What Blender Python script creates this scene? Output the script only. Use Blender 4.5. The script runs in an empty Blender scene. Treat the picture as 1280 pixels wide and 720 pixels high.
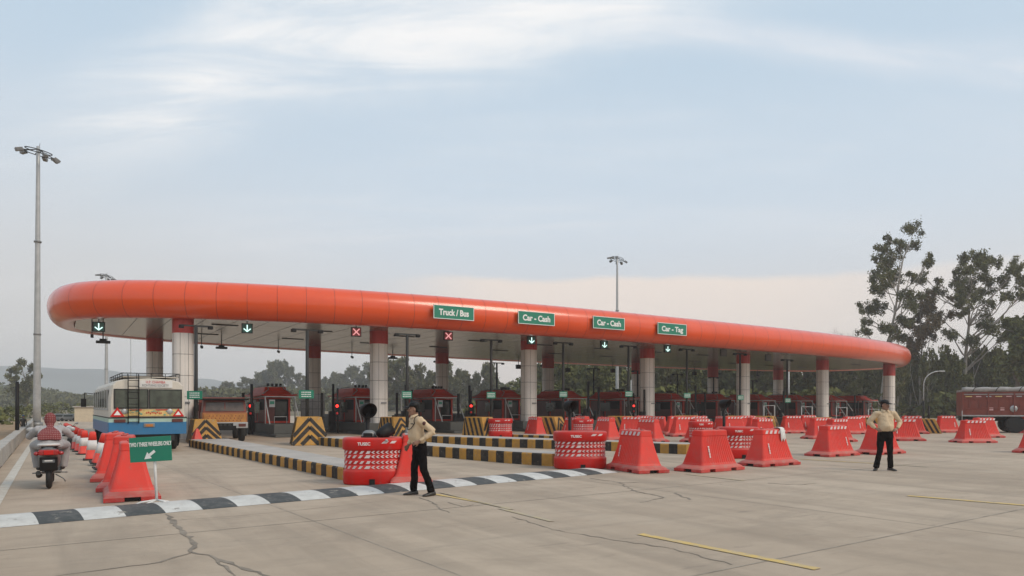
import bpy, bmesh, math, random
from mathutils import Vector, Matrix, Euler, noise
R = math.radians
PI = math.pi
SC = bpy.context.scene
COL = SC.collection
CAMH = 1.6

# ------------------------------------------------------------------ ground coordinates
def at(px, py):
    """metres on the ground for a place seen at (px, py)"""
    z = 900 * CAMH / (py - 507.0)
    return Vector(((px - 640) / 900.0 * z, z, 0))
def atz(px, Z, py=None):
    return Vector(((px - 640) / 900.0 * Z, Z, 0 if py is None else CAMH + (507 - py) * Z / 900.0))
P0 = Vector((-15.85, 34.7, 0)); U = Vector((.8466, .5321, 0)); V = Vector((.5321, -.8466, 0))
def st(s, t, z=0):
    return P0 + U * s + V * t + Vector((0, 0, z))
YAW = math.atan2(U.y, U.x)          # yaw of the toll plaza row

# ------------------------------------------------------------------ materials
MATS = {}
def mat(name, color, rough=.6, metal=0., var=.12, scale=3., bump=0., bscale=40., emit=None, estr=0., dirt=0., dirtcol=(.16,.13,.10), objrand=0., coat=0., alpha=None, spec=.5, chips=0., chipcol=(.33,.29,.24), chipscale=9., fade=0., fadecol=(.6,.12,.09), streak=0., dust=0., dustcol=(.50,.22,.17)):
    m = bpy.data.materials.new(name); m.use_nodes = True; MATS[name] = m
    nt = m.node_tree; N = nt.nodes; L = nt.links
    b = N['Principled BSDF']
    b.inputs['Roughness'].default_value = rough; b.inputs['Metallic'].default_value = metal
    b.inputs['Specular IOR Level'].default_value = spec
    if coat: b.inputs['Coat Weight'].default_value = coat
    tc = N.new('ShaderNodeTexCoord')
    n = N.new('ShaderNodeTexNoise'); n.inputs['Scale'].default_value = scale; n.inputs['Detail'].default_value = 5; n.inputs['Roughness'].default_value = .6
    L.new(tc.outputs['Object'], n.inputs['Vector'])
    mr = N.new('ShaderNodeMapRange'); mr.inputs['From Min'].default_value = .3; mr.inputs['From Max'].default_value = .7
    mr.inputs['To Min'].default_value = 1 - var; mr.inputs['To Max'].default_value = 1 + var
    L.new(n.outputs['Fac'], mr.inputs['Value'])
    val = mr.outputs['Result']
    if objrand:
        oi = N.new('ShaderNodeObjectInfo'); m2 = N.new('ShaderNodeMapRange')
        m2.inputs['To Min'].default_value = 1 - objrand; m2.inputs['To Max'].default_value = 1 + objrand
        L.new(oi.outputs['Random'], m2.inputs['Value'])
        mm = N.new('ShaderNodeMath'); mm.operation = 'MULTIPLY'
        L.new(val, mm.inputs[0]); L.new(m2.outputs['Result'], mm.inputs[1]); val = mm.outputs[0]
    mx = N.new('ShaderNodeVectorMath'); mx.operation = 'SCALE'; mx.inputs[0].default_value = color
    L.new(val, mx.inputs['Scale'])
    out = mx.outputs[0]
    if dirt:
        n2 = N.new('ShaderNodeTexNoise'); n2.inputs['Scale'].default_value = scale * 1.7; n2.inputs['Detail'].default_value = 8; n2.inputs['Roughness'].default_value = .7
        L.new(tc.outputs['Object'], n2.inputs['Vector'])
        r2 = N.new('ShaderNodeMapRange'); r2.inputs['From Min'].default_value = .48; r2.inputs['From Max'].default_value = .72; r2.inputs['To Max'].default_value = dirt
        L.new(n2.outputs['Fac'], r2.inputs['Value'])
        mc = N.new('ShaderNodeMix'); mc.data_type = 'RGBA'
        L.new(r2.outputs['Result'], mc.inputs['Factor']); L.new(out, mc.inputs['A']); mc.inputs['B'].default_value = (*dirtcol, 1)
        out = mc.outputs['Result']
    if fade:
        oi2 = N.new('ShaderNodeObjectInfo'); mf = N.new('ShaderNodeMath'); mf.operation = 'POWER'; mf.inputs[1].default_value = 1.6
        L.new(oi2.outputs['Random'], mf.inputs[0]); ml = N.new('ShaderNodeMath'); ml.operation = 'MULTIPLY'; ml.inputs[1].default_value = fade; L.new(mf.outputs[0], ml.inputs[0])
        mc = N.new('ShaderNodeMix'); mc.data_type = 'RGBA'; L.new(ml.outputs[0], mc.inputs['Factor']); L.new(out, mc.inputs['A']); mc.inputs['B'].default_value = (*fadecol,1); out = mc.outputs['Result']
    if streak:      # rain streaks running down
        mp = N.new('ShaderNodeMapping'); mp.inputs['Scale'].default_value = (2.2,2.2,.25); L.new(tc.outputs['Object'], mp.inputs['Vector'])
        n4 = N.new('ShaderNodeTexNoise'); n4.inputs['Scale'].default_value = 3.; n4.inputs['Detail'].default_value = 7; n4.inputs['Roughness'].default_value = .7; L.new(mp.outputs[0], n4.inputs['Vector'])
        r4 = N.new('ShaderNodeMapRange'); r4.inputs['From Min'].default_value=.50; r4.inputs['From Max'].default_value=.78; r4.inputs['To Max'].default_value=streak; L.new(n4.outputs['Fac'], r4.inputs['Value'])
        mc = N.new('ShaderNodeMix'); mc.data_type = 'RGBA'; L.new(r4.outputs['Result'], mc.inputs['Factor']); L.new(out, mc.inputs['A']); mc.inputs['B'].default_value = (*dirtcol,1); out = mc.outputs['Result']
    if chips:
        n5 = N.new('ShaderNodeTexNoise'); n5.inputs['Scale'].default_value = chipscale; n5.inputs['Detail'].default_value = 10; n5.inputs['Roughness'].default_value = .72; L.new(tc.outputs['Object'], n5.inputs['Vector'])
        r5 = N.new('ShaderNodeMapRange'); r5.inputs['From Min'].default_value=.60; r5.inputs['From Max'].default_value=.64; r5.inputs['To Max'].default_value=chips; L.new(n5.outputs['Fac'], r5.inputs['Value'])
        mc = N.new('ShaderNodeMix'); mc.data_type = 'RGBA'; L.new(r5.outputs['Result'], mc.inputs['Factor']); L.new(out, mc.inputs['A']); mc.inputs['B'].default_value = (*chipcol,1); out = mc.outputs['Result']
    if dust:
        ge = N.new('ShaderNodeNewGeometry'); sx = N.new('ShaderNodeSeparateXYZ'); L.new(ge.outputs['Normal'], sx.inputs[0])
        n6 = N.new('ShaderNodeTexNoise'); n6.inputs['Scale'].default_value = 5.; n6.inputs['Detail'].default_value = 8; L.new(tc.outputs['Object'], n6.inputs['Vector'])
        r6 = N.new('ShaderNodeMapRange'); r6.inputs['From Min'].default_value=.1; r6.inputs['From Max'].default_value=.8; L.new(sx.outputs[2], r6.inputs['Value'])
        m6 = N.new('ShaderNodeMath'); m6.operation='MULTIPLY'; L.new(r6.outputs['Result'], m6.inputs[0]); L.new(n6.outputs['Fac'], m6.inputs[1])
        m7 = N.new('ShaderNodeMath'); m7.operation='MULTIPLY'; m7.inputs[1].default_value = dust*2; m7.use_clamp = True; L.new(m6.outputs[0], m7.inputs[0])
        mc = N.new('ShaderNodeMix'); mc.data_type = 'RGBA'; L.new(m7.outputs[0], mc.inputs['Factor']); L.new(out, mc.inputs['A']); mc.inputs['B'].default_value = (*dustcol,1); out = mc.outputs['Result']
    L.new(out, b.inputs['Base Color'])
    if bump:
        n3 = N.new('ShaderNodeTexNoise'); n3.inputs['Scale'].default_value = bscale; n3.inputs['Detail'].default_value = 4
        L.new(tc.outputs['Object'], n3.inputs['Vector'])
        bp = N.new('ShaderNodeBump'); bp.inputs['Strength'].default_value = bump; bp.inputs['Distance'].default_value = .02
        L.new(n3.outputs['Fac'], bp.inputs['Height']); L.new(bp.outputs['Normal'], b.inputs['Normal'])
    if emit:
        b.inputs['Emission Color'].default_value = (*emit, 1); b.inputs['Emission Strength'].default_value = estr
    if alpha is not None:
        b.inputs['Transmission Weight'].default_value = alpha
    return m
def M(n): return MATS[n]

mat('barrier_red', (.70,.032,.019), .5, spec=.3, var=.10, scale=1.6, dirt=.35, dirtcol=(.34,.10,.08), objrand=.12, bump=.05, fade=.5, fadecol=(.66,.050,.034), chips=.25, chipcol=(.36,.13,.11), chipscale=5., streak=.3, dust=.25)
mat('skirt_red', (.50,.045,.038), .55, spec=.3, var=.15, scale=3, dirt=.75, dirtcol=(.33,.19,.16), objrand=.1, fade=.5, fadecol=(.58,.12,.10), chips=.7, chipcol=(.30,.20,.17), chipscale=7., dust=.45)
mat('drum_red', (.54,.010,.006), .4, spec=.3, var=.08, scale=2, dirt=.3, dirtcol=(.25,.06,.05), objrand=.08, chips=.4, chipcol=(.33,.08,.07), chipscale=6., streak=.25, dust=.2)
mat('reflect_white', (.66,.56,.54), .5, var=.12, scale=9, dirt=.35, dirtcol=(.5,.3,.28))
mat('reflect_pink', (.62,.36,.34), .5, var=.12, scale=9)
mat('cone_white', (.66,.63,.61), .5, dirt=.3, dirtcol=(.4,.34,.3))
mat('rubber', (.018,.017,.016), .75)
mat('black_metal', (.009,.008,.008), .55, spec=.25)
mat('dark_grey', (.032,.031,.029), .55, spec=.3)
mat('black_hole', (.008,.007,.007), .9)
mat('grey_metal', (.22,.22,.215), .45, metal=.4, dirt=.3)
mat('galv', (.42,.42,.41), .45, metal=.35, dirt=.25, dirtcol=(.25,.23,.2))
mat('white_paint', (.68,.66,.63), .45, var=.06, dirt=.25, dirtcol=(.4,.35,.3))
mat('white_tube', (.50,.49,.47), .4, dirt=.2)
mat('yellow_paint', (.46,.225,.028), .65, var=.15, scale=4, dirt=.6, dirtcol=(.22,.14,.07), chips=.75, chipcol=(.30,.25,.20), streak=.35)
mat('kerb_black', (.030,.026,.022), .75, var=.2, scale=4, dirt=.4, dirtcol=(.15,.11,.08), chips=.7, chipcol=(.24,.19,.15), spec=.25)
mat('stripe_dark', (.05,.045,.04), .7, var=.2, scale=4, dirt=.3, dirtcol=(.16,.12,.09))
mat('bump_black', (.055,.058,.056), .75, var=.2, scale=3, dirt=.55, dirtcol=(.17,.155,.14), bump=.2, chips=.75, chipcol=(.30,.265,.22), chipscale=5.)
mat('bump_white', (.58,.56,.52), .7, var=.1, scale=3, dirt=.5, dirtcol=(.33,.30,.27), bump=.2, chips=.8, chipcol=(.27,.235,.20), chipscale=5.)
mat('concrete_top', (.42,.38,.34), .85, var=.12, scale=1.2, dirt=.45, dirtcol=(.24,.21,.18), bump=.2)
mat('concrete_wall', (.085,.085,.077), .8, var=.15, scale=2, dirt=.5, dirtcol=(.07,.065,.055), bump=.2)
mat('parapet', (.40,.37,.33), .85, var=.15, scale=1.5, dirt=.6, dirtcol=(.2,.17,.14), bump=.3)
mat('column_panel', (.72,.67,.61), .38, var=.04, scale=1, dirt=.12, dirtcol=(.45,.4,.35))
mat('column_red', (.42,.025,.015), .35, var=.06)
mat('joint_dark', (.10,.09,.08), .8)
mat('green_sign', (.012,.20,.12), .4, var=.05)
mat('sign_white', (.80,.80,.76), .45, var=.03)
mat('bus_cream', (.60,.55,.47), .4, var=.05, dirt=.3, dirtcol=(.36,.31,.25))
mat('bus_blue', (.022,.15,.31), .4, var=.06, dirt=.2, dirtcol=(.12,.16,.2))
mat('bus_green', (.36,.50,.42), .5, var=.1)
mat('bus_yellow', (.60,.42,.16), .5, var=.25, scale=14)
mat('bus_teal', (.10,.32,.24), .5, var=.2)
mat('glass', (.022,.026,.020), .10, var=.2, scale=2, spec=.45)
mat('glass_reflection_tan', (.12,.09,.07), .12, var=.4, scale=2)  # brownish reflection put into the windscreen colour
mat('bus_glass', (.060,.070,.052), .10, var=.5, scale=2.5, spec=.5)  # paler base: reflections and view through are painted into the colour
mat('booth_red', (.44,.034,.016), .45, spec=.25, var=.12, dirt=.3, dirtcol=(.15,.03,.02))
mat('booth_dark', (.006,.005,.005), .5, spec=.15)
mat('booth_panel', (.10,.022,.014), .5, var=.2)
mat('truck_orange', (.36,.13,.035), .5, var=.15, dirt=.5, dirtcol=(.25,.07,.04))
mat('truck_red', (.20,.042,.026), .55, var=.2, scale=2, dirt=.5, dirtcol=(.14,.05,.035))
mat('truck_stripe', (.44,.19,.045), .55, var=.3)
mat('tarp_grey', (.34,.32,.30), .8, var=.2, dirt=.4)
mat('lens_red', (.5,.02,.02), .25, emit=(1,.03,.02), estr=3)
mat('lens_red_dim', (.4,.01,.01), .25, emit=(1,.02,.02), estr=.12)
mat('led_green', (.05,.4,.3), .4, emit=(.75,1,.95), estr=1.3)
mat('led_red', (.5,.2,.2), .4, emit=(1,.42,.42), estr=.75)
mat('led_back', (.015,.12,.09), .3)
mat('led_back_red', (.42,.07,.07), .4)
mat('tail_red', (.35,.012,.012), .2, spec=.8)
mat('amber', (.45,.16,.03), .3)
mat('skin', (.27,.145,.095), .6, var=.06)
mat('hair', (.008,.007,.006), .7, spec=.2)
mat('khaki_shirt', (.60,.455,.30), .9, spec=.1, var=.07, scale=8, bump=.3, bscale=14)
mat('trouser_black', (.008,.0065,.0065), .9, spec=.08, var=.2, scale=6, bump=.4, bscale=12)
mat('shoe_black', (.03,.026,.022), .4)
mat('grey_cloth', (.37,.355,.35), .9, var=.1, scale=6, bump=.4, bscale=12)
mat('buckle', (.4,.38,.33), .3, metal=.7)
mat('badge', (.07,.015,.01), .6)
mat('eye_white', (.6,.57,.52), .4)
mat('cloth_white', (.75,.73,.70), .9, bump=.4, bscale=30)
mat('cream_wall', (.60,.50,.36), .8, var=.06, dirt=.2)
mat('shutter', (.15,.16,.17), .6)
mat('tint_blue', (.05,.12,.25), .6)
mat('trunk_pale', (.33,.29,.24), .85, var=.25, scale=1.5, dirt=.6, dirtcol=(.16,.12,.09), bump=.4, bscale=10)
mat('trunk_brown', (.13,.10,.075), .9, var=.25, scale=2, bump=.4, bscale=10)
mat('undergrowth_green', (.045,.055,.022), .9, var=.5, scale=.4)
mat('crack', (.225,.185,.145), .95, var=.4, scale=3)
mat('joint', (.29,.245,.195), .95, var=.4, scale=3)
mat('dirt_patch', (.30,.19,.10), .95, var=.2, scale=.4, dirt=.5, dirtcol=(.2,.14,.08))

def leaf_mat(name, c1, c2, c3=None):
    m = bpy.data.materials.new(name); m.use_nodes = True; MATS[name] = m
    nt = m.node_tree; N = nt.nodes; L = nt.links; b = N['Principled BSDF']
    b.inputs['Roughness'].default_value = .7; b.inputs['Specular IOR Level'].default_value = .08
    tc = N.new('ShaderNodeTexCoord'); n = N.new('ShaderNodeTexNoise'); n.inputs['Scale'].default_value = .9; n.inputs['Detail'].default_value = 6
    oi = N.new('ShaderNodeObjectInfo')
    ad = N.new('ShaderNodeVectorMath'); ad.operation = 'ADD'
    L.new(tc.outputs['Object'], ad.inputs[0]); L.new(oi.outputs['Location'], ad.inputs[1]); L.new(ad.outputs[0], n.inputs['Vector'])
    cr = N.new('ShaderNodeValToRGB'); cr.color_ramp.elements[0].position = .35; cr.color_ramp.elements[1].position = .65
    cr.color_ramp.elements[0].color = (*c1,1); cr.color_ramp.elements[1].color = (*c2,1)
    if c3:
        e = cr.color_ramp.elements.new(.78); e.color = (*c3,1)
    L.new(n.outputs['Fac'], cr.inputs['Fac']); L.new(cr.outputs['Color'], b.inputs['Base Color'])
    return m
leaf_mat('leaf_euc', (.066,.070,.026), (.185,.180,.075))
leaf_mat('leaf_rust', (.095,.075,.038), (.16,.12,.065), (.34,.14,.06))
leaf_mat('leaf_green', (.056,.064,.020), (.165,.165,.055))
leaf_mat('leaf_far', (.070,.074,.030), (.150,.145,.065))
leaf_mat('leaf_bare', (.20,.16,.13), (.26,.22,.18))

# worn yellow paint: pavement shows through
def worn(name, col, under, amount):
    m = mat(name, col, .8, var=.1, scale=3)
    nt = m.node_tree; N = nt.nodes; L = nt.links; b = N['Principled BSDF']
    src = b.inputs['Base Color'].links[0].from_socket
    tc = N.new('ShaderNodeTexCoord'); n = N.new('ShaderNodeTexNoise'); n.inputs['Scale'].default_value = 6; n.inputs['Detail'].default_value = 8; n.inputs['Roughness'].default_value = .75
    L.new(tc.outputs['Object'], n.inputs['Vector'])
    r = N.new('ShaderNodeMapRange'); r.inputs['From Min'].default_value = amount - .12; r.inputs['From Max'].default_value = amount + .12
    L.new(n.outputs['Fac'], r.inputs['Value'])
    mc = N.new('ShaderNodeMix'); mc.data_type = 'RGBA'; L.new(r.outputs['Result'], mc.inputs['Factor']); L.new(src, mc.inputs['A']); mc.inputs['B'].default_value = (*under,1)
    L.new(mc.outputs['Result'], b.inputs['Base Color'])
worn('yellow_line', (.66,.45,.13), (.40,.33,.25), .54)
worn('yellow_faint', (.52,.41,.2), (.40,.33,.25), .44)
worn('white_line', (.58,.55,.49), (.40,.33,.25), .55)

# canopy panels: glossy aluminium composite
mat('canopy_red', (.76,.078,.006), .35, coat=.9, streak=.14, var=.05, scale=.5, dirt=.08, dirtcol=(.40,.055,.03), spec=.3)
MATS['canopy_red'].node_tree.nodes['Principled BSDF'].inputs['Coat Roughness'].default_value = .16
mat('canopy_seam', (.30,.03,.012), .5)
mat('canopy_dark', (.07,.015,.01), .5)
mat('soffit', (.33,.285,.24), .20, metal=.35, var=.06, scale=.4, dirt=.2, dirtcol=(.36,.32,.28))
mat('soffit_joint', (.16,.145,.13), .6)

def checked(name):
    m = mat(name, (.40,.035,.035), .9, var=.1)
    nt = m.node_tree; N = nt.nodes; L = nt.links; b = N['Principled BSDF']
    tc = N.new('ShaderNodeTexCoord'); w = N.new('ShaderNodeTexWave'); w.inputs['Scale'].default_value = 11; w.wave_type='BANDS'; w.bands_direction='X'; w.inputs['Distortion'].default_value = 3.5
    w2 = N.new('ShaderNodeTexWave'); w2.inputs['Scale'].default_value = 9; w2.bands_direction='Z'; w2.inputs['Distortion'].default_value = 2
    L.new(tc.outputs['Object'], w.inputs['Vector']); L.new(tc.outputs['Object'], w2.inputs['Vector'])
    mu = N.new('ShaderNodeMath'); mu.operation='MULTIPLY'; L.new(w.outputs['Fac'], mu.inputs[0]); L.new(w2.outputs['Fac'], mu.inputs[1])
    cr = N.new('ShaderNodeValToRGB'); cr.color_ramp.elements[0].position=.12; cr.color_ramp.elements[0].color=(.17,.018,.018,1); cr.color_ramp.elements[1].position=.6; cr.color_ramp.elements[1].color=(.30,.15,.14,1)
    L.new(mu.outputs[0], cr.inputs['Fac']); L.new(cr.outputs['Color'], b.inputs['Base Color'])
checked('scarf_check')

# ------------------------------------------------------------------ mesh builder
class MB:
    def __init__(s): s.v = []; s.f = []; s.m = []; s.T = Matrix.Identity(4); s.sm = []
    def add(s, vs, fs, m=0, smooth=False):
        o = len(s.v); s.v += [s.T @ Vector(v) for v in vs]
        for f in fs: s.f.append([o + i for i in f]); s.m.append(m); s.sm.append(smooth)
    def box(s, c, d, m=0, rz=0, rot=None):
        x, y, z = d[0]/2, d[1]/2, d[2]/2
        vs = [(-x,-y,-z),(x,-y,-z),(x,y,-z),(-x,y,-z),(-x,-y,z),(x,-y,z),(x,y,z),(-x,y,z)]
        rm = (rot if rot is not None else Euler((0,0,rz))).to_matrix()
        vs = [Vector(c) + rm @ Vector(v) for v in vs]
        s.add(vs, [(0,3,2,1),(4,5,6,7),(0,1,5,4),(1,2,6,5),(2,3,7,6),(3,0,4,7)], m)
    def prism(s, pts, z0, z1, m=0, mt=None):
        n = len(pts)
        vs = [(p[0],p[1],z0) for p in pts] + [(p[0],p[1],z1) for p in pts]
        s.add(vs, [tuple(range(n))[::-1]] + [(i,(i+1)%n,n+(i+1)%n,n+i) for i in range(n)], m)
        s.add(vs[n:], [tuple(range(n))], m if mt is None else mt)
    def extr(s, pts3, vec, m=0):
        n = len(pts3); vec = Vector(vec)
        vs = [Vector(p) for p in pts3] + [Vector(p)+vec for p in pts3]
        s.add(vs, [tuple(range(n)), tuple(range(n,2*n))[::-1]] + [(i,n+i,n+(i+1)%n,(i+1)%n) for i in range(n)], m)
    def loft(s, rings, m=0, closed=True, caps=True, smooth=False):
        n = len(rings[0]); vs = [p for r in rings for p in r]; fs = []
        for k in range(len(rings)-1):
            for i in range(n if closed else n-1):
                j = (i+1) % n
                fs.append((k*n+i, k*n+j, (k+1)*n+j, (k+1)*n+i))
        s.add(vs, fs, m, smooth)
        if caps:
            s.add(rings[0], [tuple(range(n))[::-1]], m); s.add(rings[-1], [tuple(range(n))], m)
    def tube(s, pts, r, seg=8, m=0, caps=True, smooth=True, flat=1.):
        pts = [Vector(p) for p in pts]; n = len(pts)
        if not hasattr(r, '__len__'): r = [r]*n
        rings = []; ref = None
        for i in range(n):
            d = (pts[min(i+1,n-1)] - pts[max(i-1,0)]).normalized()
            if ref is None:
                ref = Vector((0,0,1)) if abs(d.z) < .9 else Vector((0,1,0))
            a = d.cross(ref)
            if a.length < 1e-4: a = d.cross(Vector((1,0,0)))
            a.normalize(); b = a.cross(d).normalized(); ref = b
            rr = r[i]; ra, rb = (rr if hasattr(rr,'__len__') else (rr, rr*flat))
            rings.append([pts[i] + a*ra*math.cos(2*PI*k/seg) + b*rb*math.sin(2*PI*k/seg) for k in range(seg)])
        s.loft(rings, m, True, caps, smooth)
    def lathe(s, prof, seg=24, m=0, c=(0,0,0), axis='z', smooth=True, mats=None, caps=True):
        rings = []
        for (r, z) in prof:
            ring = []
            for k in range(seg):
                a = 2*PI*k/seg; x, y = r*math.cos(a), r*math.sin(a)
                p = {'z':(x,y,z),'y':(x,z,-y),'x':(z,x,y)}[axis]
                ring.append(Vector(c)+Vector(p))
            rings.append(ring)
        if mats:
            for i in range(len(rings)-1): s.loft(rings[i:i+2], mats[i], True, False, smooth)
            if caps:
                n=seg; s.add(rings[0],[tuple(range(n))[::-1]],mats[0]); s.add(rings[-1],[tuple(range(n))],mats[-1])
        else: s.loft(rings, m, True, caps, smooth)
    def ell(s, c, r, m=0, seg=16, rings=10, rot=None):
        rm = rot.to_matrix() if rot else Matrix.Identity(3)
        vs = [Vector(c)+rm@Vector((0,0,-r[2]))]
        for i in range(1, rings):
            a = -PI/2 + PI*i/rings
            for k in range(seg):
                t = 2*PI*k/seg
                vs.append(Vector(c)+rm@Vector((r[0]*math.cos(a)*math.cos(t), r[1]*math.cos(a)*math.sin(t), r[2]*math.sin(a))))
        vs.append(Vector(c)+rm@Vector((0,0,r[2])))
        fs = [(0,1+(k+1)%seg,1+k) for k in range(seg)]
        for i in range(rings-2):
            for k in range(seg):
                a = 1+i*seg+k; b = 1+i*seg+(k+1)%seg
                fs.append((a,b,b+seg,a+seg))
        o = 1+(rings-2)*seg; fs += [(o+k,o+(k+1)%seg,len(vs)-1) for k in range(seg)]
        s.add(vs, fs, m, True)
    def mesh(s, name, mats, bevel=0, fix=True):
        me = bpy.data.meshes.new(name); me.from_pydata([tuple(v) for v in s.v], [], s.f)
        for m in mats: me.materials.append(M(m) if isinstance(m, str) else m)
        for p, mi, sm in zip(me.polygons, s.m, s.sm): p.material_index = mi; p.use_smooth = sm
        if fix or bevel:
            bm = bmesh.new(); bm.from_mesh(me)
            bmesh.ops.remove_doubles(bm, verts=bm.verts, dist=1e-5)
            if fix: bmesh.ops.recalc_face_normals(bm, faces=bm.faces)
            if bevel:
                es = [e for e in bm.edges if len(e.link_faces)==2 and e.calc_face_angle(0) > .6]
                bmesh.ops.bevel(bm, geom=es, offset=bevel, segments=2, affect='EDGES', profile=.6, clamp_overlap=True)
            bm.to_mesh(me); bm.free()
        return me
    def build(s, name, mats, parent=None, bevel=0, fix=True):
        if isinstance(mats, str): mats = [mats]
        o = bpy.data.objects.new(name, s.mesh(name, mats, bevel, fix)); COL.objects.link(o)
        if parent: o.parent = parent
        return o

def tag(o, label=None, cat=None, group=None, kind=None):
    if label: o['label'] = label
    if cat: o['category'] = cat
    if group: o['group'] = group
    if kind: o['kind'] = kind
    return o
def thing(name, label, cat, loc=(0,0,0), rz=0., group=None):
    o = bpy.data.objects.new(name, None); COL.objects.link(o); o.empty_display_size = .2
    o.location = loc; o.rotation_euler = (0,0,rz)
    return tag(o, label, cat, group)
def struct(name, mb, mats, label=None, kind='structure'):
    o = mb.build(name, mats); o['kind'] = kind
    if label: o['label'] = label
    return o
def kids(o): return [c for c in bpy.data.objects if c.parent == o]
def copy_tree(o, loc=None, rz=None, label=None, parent=None):
    c = o.copy(); COL.objects.link(c); c.parent = parent
    if loc is not None: c.location = loc
    if rz is not None: c.rotation_euler = (0,0,rz)
    if label: c['label'] = label
    for ch in kids(o): copy_tree(ch, parent=c)
    return c
def text_mesh(name, body, size, mat_, parent, loc, rot, extr=.003, sx=1., align='CENTER', sheary=0., bold=0.):
    cu = bpy.data.curves.new(name, 'FONT'); cu.body = body; cu.size = size; cu.extrude = extr; cu.align_x = align; cu.align_y = 'CENTER'; cu.offset = bold; cu.resolution_u = 3
    ob = bpy.data.objects.new(name, cu); COL.objects.link(ob)
    dg = bpy.context.evaluated_depsgraph_get(); me = bpy.data.meshes.new_from_object(ob.evaluated_get(dg))
    bpy.data.objects.remove(ob); me.materials.clear(); me.materials.append(M(mat_)); me.name = name
    o = bpy.data.objects.new(name, me); COL.objects.link(o); o.parent = parent
    o.location = loc; o.rotation_euler = rot; o.scale = (sx,1,1)
    return o
ORD = ['first','second','third','fourth','fifth','sixth','seventh','eighth','ninth','tenth','eleventh','twelfth','thirteenth','fourteenth','fifteenth','sixteenth','seventeenth','eighteenth']

# ================================================================== CAMERA / WORLD / SUN
cam = bpy.data.objects.new('camera', bpy.data.cameras.new('camera')); COL.objects.link(cam)
cam.location = (0,0,CAMH); cam.rotation_euler = (R(90),0,0)
cam.data.lens = 36*900/1280; cam.data.sensor_width = 36; cam.data.shift_y = 147/1280
cam.data.clip_end = 6000; cam.data.clip_start = .1
SC.camera = cam
SC.view_settings.view_transform = 'Standard'; SC.view_settings.look = 'None'; SC.view_settings.exposure = .05; SC.view_settings.gamma = 1
SC.render.engine = 'CYCLES'
SC.cycles.use_denoising = True
try: SC.cycles.denoiser = 'OPENIMAGEDENOISE'
except Exception: pass
SC.cycles.max_bounces = 6; SC.cycles.diffuse_bounces = 3; SC.cycles.glossy_bounces = 3; SC.cycles.volume_bounces = 1
SC.cycles.transparent_max_bounces = 6

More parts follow.
